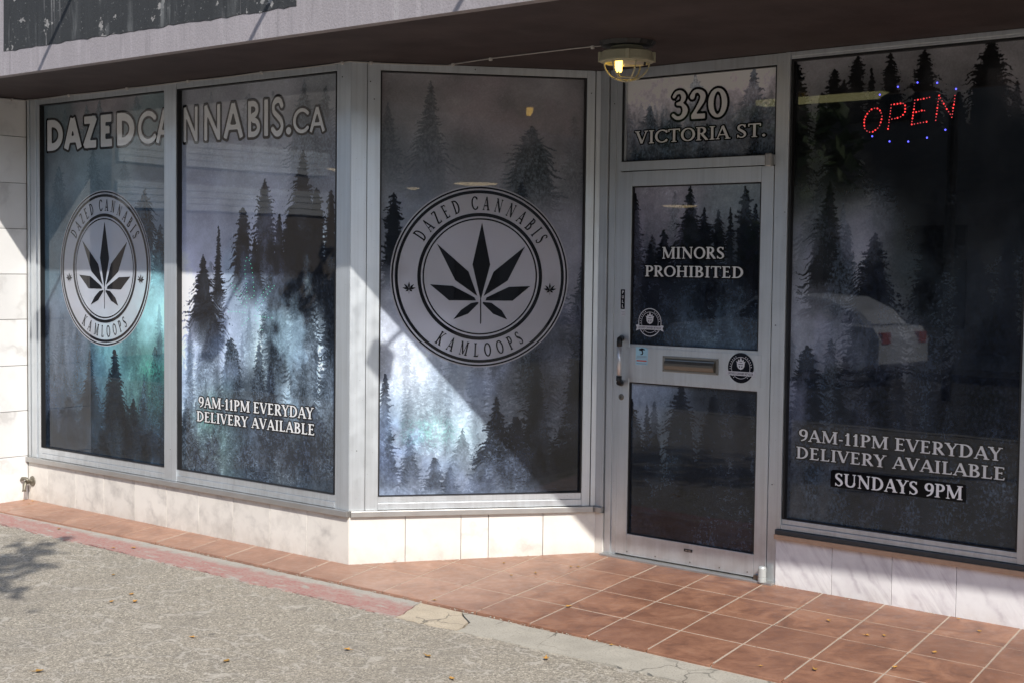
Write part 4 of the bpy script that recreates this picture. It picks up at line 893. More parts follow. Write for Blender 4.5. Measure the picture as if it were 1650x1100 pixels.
mb = MB(); mb.lathe(P('D', .1625, .004, .8866), [(.0165, 0), (.0165, .004), (.012, .007), (.012, .009)], 24, axis=(-.023, -1, 0)); lk = mb.build('lock', M['steel_dark'], DO, smooth=False)
mb = MB(); mb.wbox('D', .1612, .1638, -.0062, -.0055, .880, .893); mb.build('keyhole', M['black'], lk)
mb = MB()
e = .006
mb.wbox('D', .4305, .7745, -.0035, .0005, 1.0385 , 1.1205); ms = mb.build('mail_slot', M['steel'], DO, bevel=.0015)
mb = MB(); mb.wbox('D', .447, .760, -.0042, -.0036, 1.0475, 1.1115); mb.build('slot_recess', M['steel_dark'], ms)
mb = MB()
prof = [(-.005, 1.108), (-.011, 1.104), (-.013, 1.098), (-.0125, 1.0975), (-.016, 1.094), (-.022, 1.084), (-.0225, 1.072), (-.018, 1.056), (-.013, 1.051), (-.005, 1.050)]
L_, R_ = [P('D', .451, o_, z_) for o_, z_ in prof], [P('D', .756, o_, z_) for o_, z_ in prof]
for k in range(len(prof) - 1): mb.poly([L_[k], R_[k], R_[k + 1], L_[k + 1]])
mb.poly(L_); mb.poly(R_[::-1]); mb.build('slot_flap', M['steel_dark'], ms)
for u_ in (.4375, .7675):
    for z_ in (1.0445, 1.1145):
        mb = MB(); mb.lathe(P('D', u_, -.0035, z_), [(.003, 0), (.0025, .0015)], 10, axis=(-.023, -1, 0)); mb.build('screw', M['steel_dark'], ms)
mb = MB(); mb.wbox('D', .583, .634, -.0005, .006, .1165, .1305); bl_ = mb.build('bottom_bolt', M['black'], DO, bevel=.002)
mb = MB(); mb.wbox('D', .592, .607, -.0012, -.0004, .1205, .1265); mb.wbox('D', .612, .626, -.0012, -.0004, .1205, .1265); mb.build('bolt_slot', M['steel'], bl_)
for u_ in (.215, .40, .62, .80, .965):
    mb = MB(); mb.lathe(P('D', u_, .0046, .064 + R.uniform(-.002, .002)), [(.0042, 0), (.0034, .0018)], 10, axis=(-.023, -1, 0)); mb.build('rivet', M['steel_dark'], DO)
mb = MB(); mb.lathe(P('D', 1.049, -.012, 2.075), [(.017, 0), (.0185, .003), (.0185, .030), (.0178, .031), (.0178, .033), (.0185, .034), (.0185, .058), (.015, .062)], 20); mb.wbox('D', 1.036, 1.066, -.008, .006, 2.078, 2.134); mb.build('top_pivot', M['alu_sill'], DO, smooth=False)
M['pivot'] = plain('pale_pivot_paint', (.42, .44, .43), .4, .2)
mb = MB(); mb.lathe(P('D', 1.070, -.026, .035), [(.020, 0), (.021, .004), (.021, .022), (.019, .0225), (.019, .0255), (.0205, .026), (.0205, .070), (.017, .077), (.008, .079)], 22); mb.build('bottom_pivot', M['pivot'], DO, smooth=False)
mb = MB(); mb.wbox('D', 1.015, 1.062, -.020, .003, .040, .062); mb.build('pivot_arm', M['steel_dark'], DO)

# stickers
M['st_black'] = coat_mat('sticker_black', (.012, .013, .018), .4); M['st_white'] = coat_mat('sticker_white', (.62, .62, .66), .4); M['st_blue'] = coat_mat('sticker_pale_blue', (.38, .62, .74), .4)
M['st_red'] = coat_mat('sticker_red', (.55, .13, .11), .4); M['st_grey'] = coat_mat('sticker_grey', (.30, .32, .36), .4)
def disc(mb, pl, off, cu, cz, r0, r1, mi, n=48, sy=1.0):
    for i in range(n):
        a, b = 2 * math.pi * i / n, 2 * math.pi * (i + 1) / n; f = lambda r, w: P(pl, cu + r * math.cos(w), off, cz + r * sy * math.sin(w))
        mb.poly([f(r0, a), f(r1, a), f(r1, b), f(r0, b)] if r0 else [P(pl, cu, off, cz), f(r1, a), f(r1, b)], mi)
def licence(label, cu, cz, off, parent, inverse):
    mats = [M['st_black'], M['st_white']]; mb = MB(); r = .0755
    disc(mb, 'D', off, cu, cz, 0, r, 0)
    o1 = off - .0006
    if not inverse: disc(mb, 'D', o1, cu, cz, r * .93, r * .985, 1)
    disc(mb, 'D', o1, cu, cz, r * .70, r * .73, 1)
    for k in range(26):                                    # illegible tiny print round the rim
        if 11 <= k <= 14: continue
        a = math.radians(-60 + k * 300 / 25 + 0); a = math.radians(90 + (k - 12.5) * 11.2)
        if k % 9 == 4: continue
        c_, s_ = math.cos(a), math.sin(a); m1, m2, hw = r * .78, r * .86, .0017
        mb.poly([P('D', cu + m1 * c_ - hw * s_, o1, cz + m1 * s_ + hw * c_), P('D', cu + m1 * c_ + hw * s_, o1, cz + m1 * s_ - hw * c_), P('D', cu + m2 * c_ + hw * s_, o1, cz + m2 * s_ - hw * c_), P('D', cu + m2 * c_ - hw * s_, o1, cz + m2 * s_ + hw * c_)], 1)
    # crowned shield
    sh_ = [(-.30, .20), (-.36, .34), (-.24, .28), (-.20, .46), (-.10, .36), (0, .62), (.10, .36), (.20, .46), (.24, .28), (.36, .34), (.30, .20), (.28, -.02), (.18, -.16), (0, -.24), (-.18, -.16), (-.28, -.02)]
    mb.poly([P('D', cu + x * r, o1, cz + (y + .12) * r) for x, y in sh_], 1)
    for q in ([(-.18, .10), (.18, .10), (.18, .14), (-.18, .14)], [(-.16, .0), (-.05, .0), (-.05, -.1), (-.13, -.06)], [(.16, .0), (.05, .0), (.05, -.1), (.13, -.06)], [(-.1, .26), (.1, .26), (.1, .30), (-.1, .30)]):
        mb.poly([P('D', cu + x * r, o1 - .0005, cz + (y + .12) * r) for x, y in q], 0)
    # ribbon
    o2 = off - .0018
    mb.poly([P('D', cu + x, o2 + .0005, cz + z) for x, z in [(-.090, -.046), (-.072, -.040), (-.072, -.012), (-.090, -.016), (-.083, -.030)]], 1)
    mb.poly([P('D', cu + x, o2 + .0005, cz + z) for x, z in [(.090, -.046), (.072, -.040), (.072, -.012), (.090, -.016), (.083, -.030)]], 1)
    mb.poly([P('D', cu + x, o2, cz + z) for x, z in [(-.078, -.038), (.078, -.038), (.078, -.018), (-.078, -.018)]], 1)
    text_flat(mb, 'LICENSED CANNABIS RETAILER', lambda a, b: P('D', a, o2 - .0006, b), cu - .072, cu + .072, cz - .0335, .0110, T=.20, t=.12, res=12)
    for i in range(len(mb.m) - 1, -1, -1):
        if mb.m[i] == 0 and mb.v[mb.f[i][0]] and abs(-1) and i >= len(mb.m): pass
    o = mb.build('licence_sticker', mats, parent, fix=False); o['label'] = label; return o
licence('round licence sticker with white rim on the glass', .3285, 1.2870, .0212, p5, False)
licence('round black licence sticker on the middle rail', .9062, 1.0825, -.0002, DO, True)
mb = MB(); mb.poly([P('D', u_, .0002, z_) for u_, z_ in [(.2555, 1.064), (.333, 1.066), (.334, 1.148), (.322, 1.156), (.2553, 1.158)]], 0)
for u0, u1, z0, z1, mi in ((.262, .327, 1.083, 1.090, 3), (.262, .327, 1.070, 1.0735, 4), (.262, .327, 1.110, 1.1125, 4), (.262, .327, 1.104, 1.1065, 4), (.2565, .333, 1.0975, 1.0988, 4)):
    mb.poly([P('D', u, -.0005, z) for u, z in ((u0, z0), (u1, z0), (u1, z1), (u0, z1))], mi)
for q in ([(.278, 1.148), (.296, 1.153), (.314, 1.148), (.316, 1.143), (.300, 1.142), (.284, 1.139), (.274, 1.143)], [(.290, 1.142), (.300, 1.142), (.305, 1.130), (.301, 1.119), (.288, 1.117), (.286, 1.121), (.296, 1.124), (.297, 1.131)]):
    mb.poly([P('D', u, -.0005, z) for u, z in q], 1)
o = mb.build('security_sticker', [M['st_blue'], M['st_black'], M['st_white'], M['st_red'], M['st_grey']], DO, fix=False); o['label'] = 'pale blue sticker with a red line'
mb = MB(); mb.poly([P('D', u, .0035, z) for u, z in ((.1475, 1.3525), (.1755, 1.3525), (.1755, 1.457), (.1475, 1.457))], 1)
for k, ch in enumerate('PULL'): text_flat(mb, ch, lambda a, b: P('D', a, .0028, b), .1555, .1685, 1.4335 - k * .0245, .0165, T=.2, t=.2, serif=False, res=16)
for i in range(1, len(mb.m)): mb.m[i] = 0
o = mb.build('pull_plate', [M['st_white'], M['st_black']], DO, fix=False); o['label'] = 'black plate reading PULL'
mb = MB(); mb.poly([P('D', u, .0035, z) for u, z in ((.1505, 1.3145), (.1795, 1.3145), (.1795, 1.346), (.1505, 1.346))], 0)
for z_ in (1.337, 1.329, 1.321): mb.poly([P('D', u, .0028, z) for u, z in ((.155, z_), (.175, z_), (.175, z_ + .003), (.155, z_ + .003))], 1)
o = mb.build('small_sticker', [M['st_white'], M['st_grey']], DO, fix=False); o['label'] = 'small white sticker'

# ------------------------------------------------------------------ right window
WD = thing('shop_window', 'tall dark right window with opening hours lettering and a lit sign', 'window')
frame('jamb', 'D', [(2.332, 2.376, .0, .08, .306, 2.6195), (2.3775, 2.425, -.002, .08, .306, 2.6195)], WD)
frame('head_rail', 'D', [(1.1535, 2.3315, .002, .08, 2.598, 2.619), (1.1535, 2.3315, .006, .08, 2.586, 2.5975)], WD)
frame('bottom_rail', 'D', [(1.1535, 2.3315, .002, .08, .306, .330), (1.1535, 2.3315, .008, .08, .3315, .354)], WD)
mb = MB(); mb.wbox('D', 1.128, 3.63, -.022, .05, .258, .280); o = mb.build('sill_edge', M['tan'], WD, bevel=.001)
mb = MB(); mb.wbox('D', 1.128, 3.63, -.014, .06, .2805, .304); o = mb.build('sill', M['dark_ledge'], WD, bevel=.002)
glazing_gasket('D', 1.1535, 2.332, .354, 2.586, .008, GO, WD, .012)
p7 = pane('far', 'D', 1.152, 2.333, .352, 2.588, GO, WD, 17, .28)
lettering('D', LO, '9AM-11PM EVERYDAY', 1.2245, 2.240, .7450, .058, p7, z1=.7445, T=.18, t=.08)
lettering('D', LO, 'DELIVERY AVAILABLE', 1.2115, 2.259, .6585, .057, p7, z1=.6605, T=.18, t=.08)
mb = MB(); mb.poly([P('D', u, LO, z) for u, z in ((1.4015, .5385), (2.080, .5415), (2.078, .6215), (1.412, .6225), (1.4015, .613))]); mb.build('lettering_panel', M['panel_black'], p7, fix=False)
lettering('D', LO - .0012, 'SUNDAYS 9PM', 1.424, 2.064, .5465, .062, p7, z1=.551, T=.20, t=.085, outline=0, mats=[M['letter_bright']])
# neighbouring window just beyond the frame
WN = thing('shop_window', 'next dark shop window at the very right edge beyond the hours window', 'window')
frame('frame', 'D', [(2.4265, 2.45, .0, .08, .306, 2.6195), (3.58, 3.66, .0, .08, -.05, 2.6195), (2.451, 3.579, .002, .08, 2.586, 2.619), (2.451, 3.579, .002, .08, .306, .354)], WN)
mb = MB(); mb.wbox('D', 2.45, 3.58, .035, .043, .352, 2.588); mb.build('window_pane', coat_mat('plain_dark_film', (.05, .052, .06)), WN)
mb = MB(); mb.wbox('D', 3.66, 9.6, .0, .3, -.1, 2.6215); o = mb.build('side_wall', M['fascia']); tag(o, 'purple-grey wall continuing right of the shop windows', 'wall')

# ------------------------------------------------------------------ lit signs in the windows
def emit(name, c, s):
    m = bpy.data.materials.new(name); m.use_nodes = True; t = m.node_tree; b = t.nodes['Principled BSDF']
    b.inputs['Base Color'].default_value = tuple(x * .2 for x in c) + (1,); b.inputs['Emission Color'].default_value = tuple(c) + (1,); b.inputs['Emission Strength'].default_value = s; b.inputs['Roughness'].default_value = .3
    return m
M['red_led'] = emit('lit_red_led', (1, .05, .05), 1.15); M['red_dim'] = emit('dim_red_led', (1, .10, .12), .55); M['blue_led'] = emit('lit_blue_led', (.10, .10, 1), 2.0); M['green_led'] = emit('lit_green_led', (.15, .85, .55), .7)
def dot(mb, pl, u, z, r, mi=0, off=.0335):
    n = 8
    for (r0, d0), (r1, d1) in (((1, 0), (.75, .7)), ((.75, .7), (0, 1))):
        for i in range(n):
            a, b = 2 * math.pi * i / n, 2 * math.pi * (i + 1) / n
            q = lambda rr, dd, w: P(pl, u + rr * r * math.cos(w), off - dd * r * .6, z + rr * r * math.sin(w))
            mb.poly([q(r0, d0, a), q(r0, d0, b), q(r1, d1, b), q(r1, d1, a)] if r1 else [q(r0, d0, a), q(r0, d0, b), q(0, d1, a)], mi)
OS = thing('open_sign', 'oval red and blue light sign reading OPEN high in the right window', 'sign')
for k, (ch, pts) in enumerate(LEDS.items()):
    if ch == 'ring': continue
    mb = MB()
    for u, z in pts:
        br = R.random() < .42; dot(mb, 'D', u, z, .0038 if br else .0027, 0 if br else 1)
    mb.build('sign_letter', [M['red_led'], M['red_dim']], OS, smooth=True, fix=False)['label'] = 'red dotted letter ' + ch
for u, z in LEDS['ring']:
    mb = MB(); dot(mb, 'D', u, z, .0042); mb.build('blue_light', M['blue_led'], OS, smooth=True, fix=False)
mb = MB(); pts = []
cu, cz = 1.775, 2.297
for k in range(48):
    a = 2 * math.pi * k / 48; x, z = .262 * math.cos(a), .128 * math.sin(a); pts.append((cu + x + .02 * z, cz + z + .10 * x))
mb.v = [P('D', u, .052, z) for u, z in pts] + [P('D', u, .068, z) for u, z in pts]
mb.f = [tuple(range(48)), tuple(range(95, 47, -1))] + [(k, 48 + k, 48 + (k + 1) % 48, (k + 1) % 48) for k in range(48)]; mb.m = [0] * len(mb.f)
mb.build('sign_board', M['black'], OS)
LS = thing('leaf_sign', 'faint green dotted leaf light behind the second left pane', 'sign')
for pts in LEAF_LED:
    mb = MB(); acc = []
    q = cr([(a, b, 0) for a, b in pts], 8); d = 0; last = q[0]
    for a in q:
        if math.hypot(a[0] - last[0], a[1] - last[1]) > .021 or a is q[0]: dot(mb, 'A', a[0], a[1], .0024); last = a
    mb.build('leaflet', M['green_led'], LS, smooth=True, fix=False)['kind'] = 'stuff'

# lights inside the shop, seen through the perforated film
M['lamp_glow'] = emit('ceiling_lamp_glow', (1, .78, .45), 9.0); M['strip_glow'] = emit('strip_lamp_glow', (.95, .88, .42), 4.6); M['white_plastic'] = plain('white_plastic', (.6, .6, .58), .5)
for (x, y, z, r), lab in (((-7.95, 9.9, 2.72, .30), 'round ceiling lamp glowing above the large emblem'), ((-8.6, 16.0, 2.66, .30), 'round ceiling lamp glowing behind the upper door pane'), ((-9.55, 10.3, 2.72, .09), 'small ceiling spot glowing left above the large emblem'), ((-7.4, 6.75, 2.72, .10), 'small ceiling spot glowing at the right edge of the second pane')):
    L = thing('ceiling_lamp', lab, 'lamp', 'ceiling lamps inside the shop')
    mb = MB(); mb.lathe((x, y, z), [(r * 1.06, .0), (r * 1.06, .04)], 24); mb.build('lamp_body', M['white_plastic'], L)
    mb = MB(); mb.lathe((x, y, z - .012), [(r * .3, -.02), (r, 0), (r, .011)], 24); mb.build('lamp_glass', M['lamp_glow'], L)
L = thing('strip_lamp', 'pale yellow strip lamp inside, high behind transom and right window', 'lamp')
mb = MB(); mb.box(.77, 1.62, 2.74, 2.86, 2.598, 2.628); mb.build('lamp_tube', M['strip_glow'], L)
mb = MB(); mb.box(.75, 1.64, 2.72, 2.88, 2.629, 2.66); mb.build('lamp_body', M['white_plastic'], L)

# ------------------------------------------------------------------ bulkhead lamp under the canopy
M['cream'] = plain('aged_cream_enamel', (.44, .42, .30), .45, .1, var=.18, scale=25); M['tube_glow'] = emit('warm_tube_glow', (1, .62, .12), 3.6)
M['cfl'] = plain('ivory_plastic', (.55, .50, .42), .5); M['plate_black'] = plain('weathered_black_plate', (.012, .013, .014), .5)
LX, LY = 1.515, .325
BL = thing('bulkhead_lamp', 'round cream caged lamp with lit warm bulb under the canopy', 'lamp', loc=(LX, LY, 2.62))
def lb(mb, name, mat, **kw):
    o = mb.build(name, mat, None, **kw); o.parent = BL; o.matrix_parent_inverse = Matrix.Translation((-LX, -LY, -2.62)); return o
mb = MB(); n = 40
pts = [(.132 * (1 + .03 * math.sin(k * 2.1)) * math.cos(2 * math.pi * k / n), .132 * (1 + .03 * math.sin(k * 1.7)) * math.sin(2 * math.pi * k / n)) for k in range(n)]
mb.v = [(LX + x, LY + y, 2.6215) for x, y in pts] + [(LX + x * .9, LY + y * .9, 2.602) for x, y in pts]
mb.f = [tuple(range(n)), tuple(range(2 * n - 1, n - 1, -1))] + [(k, n + k, n + (k + 1) % n, (k + 1) % n) for k in range(n)]; mb.m = [0] * len(mb.f)
lb(mb, 'base_plate', M['plate_black'])
mb = MB(); prof = [(.055, 2.6015), (.075, 2.600), (.080, 2.585), (.110, 2.580), (.119, 2.574), (.1235, 2.545), (.1255, 2.538), (.1255, 2.529), (.116, 2.5275), (.105, 2.528), (.102, 2.536), (.100, 2.570), (.03, 2.572)]
mb.lathe((LX, LY, 0), prof, 48); lb(mb, 'housing', M['cream'], smooth=False, bevel=0)
for k in range(4):
    a = k * math.pi / 2 + .65; mb = MB(); x, y = LX + .1235 * math.cos(a), LY + .1235 * math.sin(a)
    mb.lathe((x, y, 2.529), [(.011, 0), (.011, .044), (.006, .048)], 12); lb(mb, 'lug', M['cream'])
cage = MB()
for k in range(3):
    a = .50 + k * math.pi / 3 * 1.0
    cage.tube([(LX + .106 * math.cos(t) * math.cos(a), LY + .106 * math.cos(t) * math.sin(a), 2.528 - .088 * math.sin(t)) for t in [math.pi * i / 24 for i in range(25)]], .0040, 8)
def hoop(r, z, rr): cage.tube([(LX + r * math.cos(w), LY + r * math.sin(w), z) for w in [2 * math.pi * i / 40 for i in range(41)]], rr, 8, cap=False)
hoop(.104, 2.5265, .0050); hoop(.056, 2.453, .0038)
lb(cage, 'cage', M['cream'], smooth=True)
dirr = Vector((.7634, .6457, 0)); c0 = Vector((LX, LY, 2.532)); toc = Vector((.64, -.76, 0))
mb = MB(); mb.tube([c0 + dirr * .080, c0 + dirr * .015, c0 - dirr * .008, c0 - dirr * .020], [.014, .0165, .023, .023], 20); lb(mb, 'lamp_base', M['cfl'], smooth=True)
mb = MB(); mb.tube([c0 + dirr * .088, c0 + dirr * .079], [.018, .018], 20); lb(mb, 'socket', M['black'])
tb = MB()
for dy, zt in ((0.010, -.052), (-.014, -.042)):
    for s in (0, 1):
        cpt = c0 - dirr * (.030 + .016 * s) + toc * dy
        tb.tube([cpt + Vector((0, 0, .022)), cpt + Vector((0, 0, zt + .006)), cpt + Vector((0, 0, zt))], [.0078, .0078, .004], 12)
lb(tb, 'lit_tube', M['tube_glow'], smooth=True)

# cable clipped round the head of the windows to the lamp
M['cable'] = plain('grey_white_cable', (.42, .40, .38), .6); M['clip'] = plain('pale_clip', (.60, .57, .54), .6)
CB = thing('cable', 'thin pale cable clipped along the window heads and across the soffit to the lamp', 'cable')
path = [(-3.068, -.55, 2.614), (-3.068, -.20, 2.612), (-3.066, -.10, 2.6145), (-3.062, -.012, 2.6155)]
cl = [-3.03, -2.561, -1.941, -1.348, -.699, -.053]
for a, b_ in zip(cl, cl[1:]):
    for k in range(4): path.append((a + (b_ - a) * k / 4, -.009, 2.6165 - .0035 * math.sin(math.pi * k / 4) + .0008 * math.sin(a * 7 + k)))
path += [(-.053, -.010, 2.6165), (.0, -.012, 2.6172)]
for u in (.1, .25, .40, .5): path.append(P('B', u, -.010, 2.6165 - .003 * math.sin(u * 6)))
path += [(.40, .372, 2.6178), (.663, .335, 2.6182), (.95, .325, 2.6178), (1.20, .318, 2.6182), (1.32, .318, 2.6178), (1.42, .32, 2.615)]
mb = MB(); mb.tube(path, .0033, 6); mb.build('cable_run', M['cable'], CB, smooth=True)
for x, y, z in [(-3.067, -.105, 2.613)] + [(x, -.012, 2.615) for x in cl[1:]] + [P('B', .10, -.012, 2.615), (.37, .375, 2.616), (.663, .335, 2.616), (1.32, .318, 2.616)]:
    mb = MB(); mb.box(x - .007, x + .007, y - .006, y + .005, z - .010, z + .0055); mb.tube([(x - .010, y - .004, z + .002), (x + .012, y - .007, z - .006)], .0022, 6); mb.build('cable_clip', M['clip'], CB)

# garden tap low in the corner
M['tap'] = plain('dull_brass', (.20, .18, .14), .45, .6)
TP = thing('garden_tap', 'small dull metal tap low in the corner beside the white wall', 'tap')
tx, tz = -3.018, .125
mb = MB(); mb.lathe((tx, -.001, tz), [(.034, 0), (.032, .006), (.015, .010), (.013, .030)], 20, axis=(0, -1, 0)); mb.build('flange', M['tap'], TP, smooth=False)
mb = MB(); mb.tube([(tx, -.020, tz), (tx, -.048, tz - .004), (tx + .002, -.062, tz - .020), (tx + .004, -.066, tz - .050), (tx + .006, -.067, tz - .062)], [.014, .015, .013, .011, .014], 12); mb.build('spout', M['tap'], TP, smooth=True)
mb = MB(); mb.tube([(tx, -.045, tz + .005), (tx - .004, -.052, tz + .022)], .006, 8)
mb.tube([(tx - .048, -.060, tz + .006), (tx - .030, -.057, tz + .018), (tx - .004, -.054, tz + .024), (tx + .022, -.055, tz + .018), (tx + .036, -.056, tz + .008)], [.006, .013, .009, .012, .005], 10); mb.build('handle', M['tap'], TP, smooth=True)

# sign lamps on arms above the canopy edge: their shadows cross the fascia and the panes
M['lamp_black'] = plain('black_enamel', (.02, .02, .022), .4)
for (x0, z0), lab in (((-1.02, 3.35), 'black sign lamp on an arm above the dark patch, left one'), ((.785, 3.35), 'black sign lamp on an arm right of the dark patch'), ((2.17, 3.44), 'black sign lamp on an arm above the door side of the canopy')):
    SL_ = thing('sign_lamp', lab, 'lamp', 'sign lamps on arms above the canopy', loc=(0, 0, 0))
    mb = MB(); mb.tube([(x0, -.756, z0), (x0, -.95, z0 + .02), (x0, -1.25, z0 + .02), (x0, -1.40, z0), (x0 - .01, -1.45, z0 - .03)], .012, 10); mb.build('arm', M['lamp_black'], SL_, smooth=True)
    mb = MB(); mb.lathe((x0, -.756, z0), [(.045, 0), (.04, .02)], 16, axis=(0, -1, 0)); mb.build('wall_flange', M['lamp_black'], SL_)
    mb = MB(); a = .35
    c_ = Vector((x0 - .02, -1.47, z0 - .10)); ex = Vector((.062, 0, 0)); ey = Vector((0, .045 * math.cos(a), -.045 * math.sin(a))); ez = Vector((0, .062 * math.sin(a), .062 * math.cos(a)))
    mb.hexa([c_ - ex - ey - ez, c_ + ex - ey - ez, c_ + ex + ey - ez, c_ - ex + ey - ez, c_ - ex * .8 - ey + ez, c_ + ex * .8 - ey + ez, c_ + ex * .8 + ey + ez, c_ - ex * .8 + ey + ez]); mb.build('lamp_head', M['lamp_black'], SL_, bevel=.006)

# ------------------------------------------------------------------ fallen leaves
def mat_leaf(name, a, b):
    t = NT(name); f = t.noise(t.coord(), 40, 3); return t.set(col=t.mix(t.n('ObjectInfo').outputs['Random'], t.mix(f, a, b), tuple(x * .55 for x in a)), rough=.7)
M['dry_leaf'] = mat_leaf('dry_yellow_leaf', (.50, .28, .06), (.42, .20, .05))
for i, (x, y) in enumerate(LEAVES):
    s = R.uniform(.009, .017) * (1.2 if y < -.5 else 1.0); mb = MB(); n = 9; a0 = R.uniform(0, 6.28); curl = R.uniform(.3, .9)
    z = (gz(x, y) + .001) if y > -.285 else (.0259 * y - (.010 if y > -.55 else .0145))
    ring = []
    for k in range(n):
        a = 2 * math.pi * k / n; rr = s * (1 + .35 * math.cos(5 * a)) * (1.5 if k == 0 else 1); px_, py_ = rr * math.cos(a), rr * .62 * math.sin(a)
        ring.append((x + px_ * math.cos(a0) - py_ * math.sin(a0), y + px_ * math.sin(a0) + py_ * math.cos(a0), z + .002 + curl * abs(py_) + .25 * abs(px_)))
    for k in range(n): mb.poly([(x, y, z + .003), ring[k], ring[(k + 1) % n]])
    o = mb.build('fallen_leaf', M['dry_leaf'], None, smooth=True, fix=False)
    if y > -.285:
        zone = ('in the far left corner by the tap' if x < -2.5 else 'at the foot of the angled marble plinth' if x < .3 else 'on the dusty tiles before the angled window' if x < 1.2 else 'on the tiles in front of the door' if x < 2.0 else
                'on the tiles close to the right plinth' if y > .4 else 'on the front tiles below the right window')
    elif y > -.55: zone = 'on the red painted kerb strip' if x < .85 else 'at the edge of the grey kerb strip'
    else: zone = 'on the pavement near the leaf shadow' if x < -.7 else 'on the middle of the grey pavement' if x < .7 else 'on the grey pavement in front of the kerb crack'
    tag(o, 'small dry yellow leaf fallen ' + zone, 'leaf', 'dry leaves ' + zone)

# ------------------------------------------------------------------ street tree (outside the picture, its shadow lies on the pavement)
M['bark'] = plain('bark', (.12, .09, .07), .9, scale=30); M['green_leaf'] = mat_leaf('street_tree_leaf', (.07, .12, .03), (.10, .14, .035))
TR = thing('street_tree', 'street tree beside the photographer whose leaf shadow falls on the grey pavement', 'tree')
T0 = Vector((2.7, -5.8, -.16)); mb = MB(); mb.tube([T0, T0 + Vector((.03, .02, 1.2)), T0 + Vector((-.02, .05, 2.4)), T0 + Vector((.02, .0, 3.6)), T0 + Vector((0, .05, 4.8))], [.13, .105, .09, .06, .02], 12); mb.build('trunk', M['bark'], TR, smooth=True)
kx, ky = SUN.x / SUN.z, SUN.y / SUN.z
def at_shadow(gx, gy, z): return Vector((gx + kx * z, gy + ky * z, z))
clumps = [(at_shadow(gx, gy, z), r, n) for gx, gy, z, r, n in [(-1.72, -.80, 4.0, .10, 26), (-1.55, -.80, 4.1, .07, 14), (-1.87, -.83, 4.0, .06, 9), (-1.50, -1.0, 4.2, .08, 22), (-1.30, -1.08, 4.2, .09, 24), (-1.62, -1.02, 4.1, .06, 12), (-1.40, -1.22, 4.2, .09, 24), (-1.15, -1.36, 4.3, .13, 34), (-.92, -1.5, 4.3, .13, 30), (-1.76, -.57, 3.9, .05, 5), (-1.25, -1.0, 4.0, .06, 8)]]
tries = 0
while len(clumps) < 95 and tries < 4000:
    tries += 1; d = Vector((R.gauss(0, 1), R.gauss(0, 1), R.gauss(0, 1))).normalized() * (R.random() ** .4)
    p = Vector((2.75, -5.85, 4.6)) + Vector((d.x * 1.7, d.y * 1.5, d.z * 1.4)); gx, gy = p.x - kx * p.z, p.y - ky * p.z
    lim = (-2.26 + (.446 - gx) * .5836) if gx < .446 else (-2.26 + (gx - .446) * .82)
    if gy < lim - .42: clumps.append((p, R.uniform(.2, .36), 60))
limb = MB()
for p, r, n in clumps[:10] + clumps[10::5]: limb.tube([T0 + Vector((0, .03, R.uniform(2.2, 3.6))), (T0 + Vector((0, 0, 3.6)) + p) / 2 + Vector((0, 0, .15)), p], [.03, .016, .004], 5)
limb.build('limb', M['bark'], TR, smooth=True)
lv = MB()
for p, r, n in clumps:
    for k in range(n):
        c_ = p + Vector((R.gauss(0, r * .6), R.gauss(0, r * .6), R.gauss(0, r * .5))); a = Vector((R.gauss(0, 1), R.gauss(0, 1), R.gauss(0, .5))).normalized(); b_ = a.cross(Vector((R.gauss(0, 1), R.gauss(0, 1), R.gauss(0, 1)))).normalized(); s = R.uniform(.028, .045)
        lv.poly([c_ - a * s * 1.3, c_ - b_ * s * .8, c_ + a * s * 1.5, c_ + b_ * s * .8])
lv.build('crown', M['green_leaf'], TR, fix=False)

# ------------------------------------------------------------------ across the street (seen only in the glass)
OB = thing('opposite_building', 'pale sided building across the street mirrored faintly in the left panes', 'building')
M['siding'] = plain('pale_siding', (.78, .78, .76), .7, scale=2)
mb = MB(); mb.box(-70, 95, -33, -23.2, -.3, 9.5); mb.build('wall', M['brick'], OB)
CO = thing('corner_building', 'corner building down the street whose pale boarded side is mirrored in the second pane', 'building')
mb = MB(); mb.box(-35, -19.05, -23, -11.5, -.3, 6); mb.build('wall', M['brick'], CO)
for k in range(8):
    z_ = (2.66 if k < 4 else 3.56) + (k % 4) * .135; mb = MB(); mb.box(-19.05, -19, -17.2, -11.6, z_, z_ + .122); mb.build('siding_board', M['siding'], CO)
for k in range(25):
    mb = MB(); mb.box(-50 + k * 5.4, -46.4 + k * 5.4, -23.19, -23.15, .3, 2.6); mb.build('shop_front', M['dark_ledge'], OB)
    mb = MB(); mb.box(-49.5 + k * 5.4, -47.6 + k * 5.4, -23.19, -23.15, 5.0, 6.8); mb.build('window', M['dark_ledge'], OB)
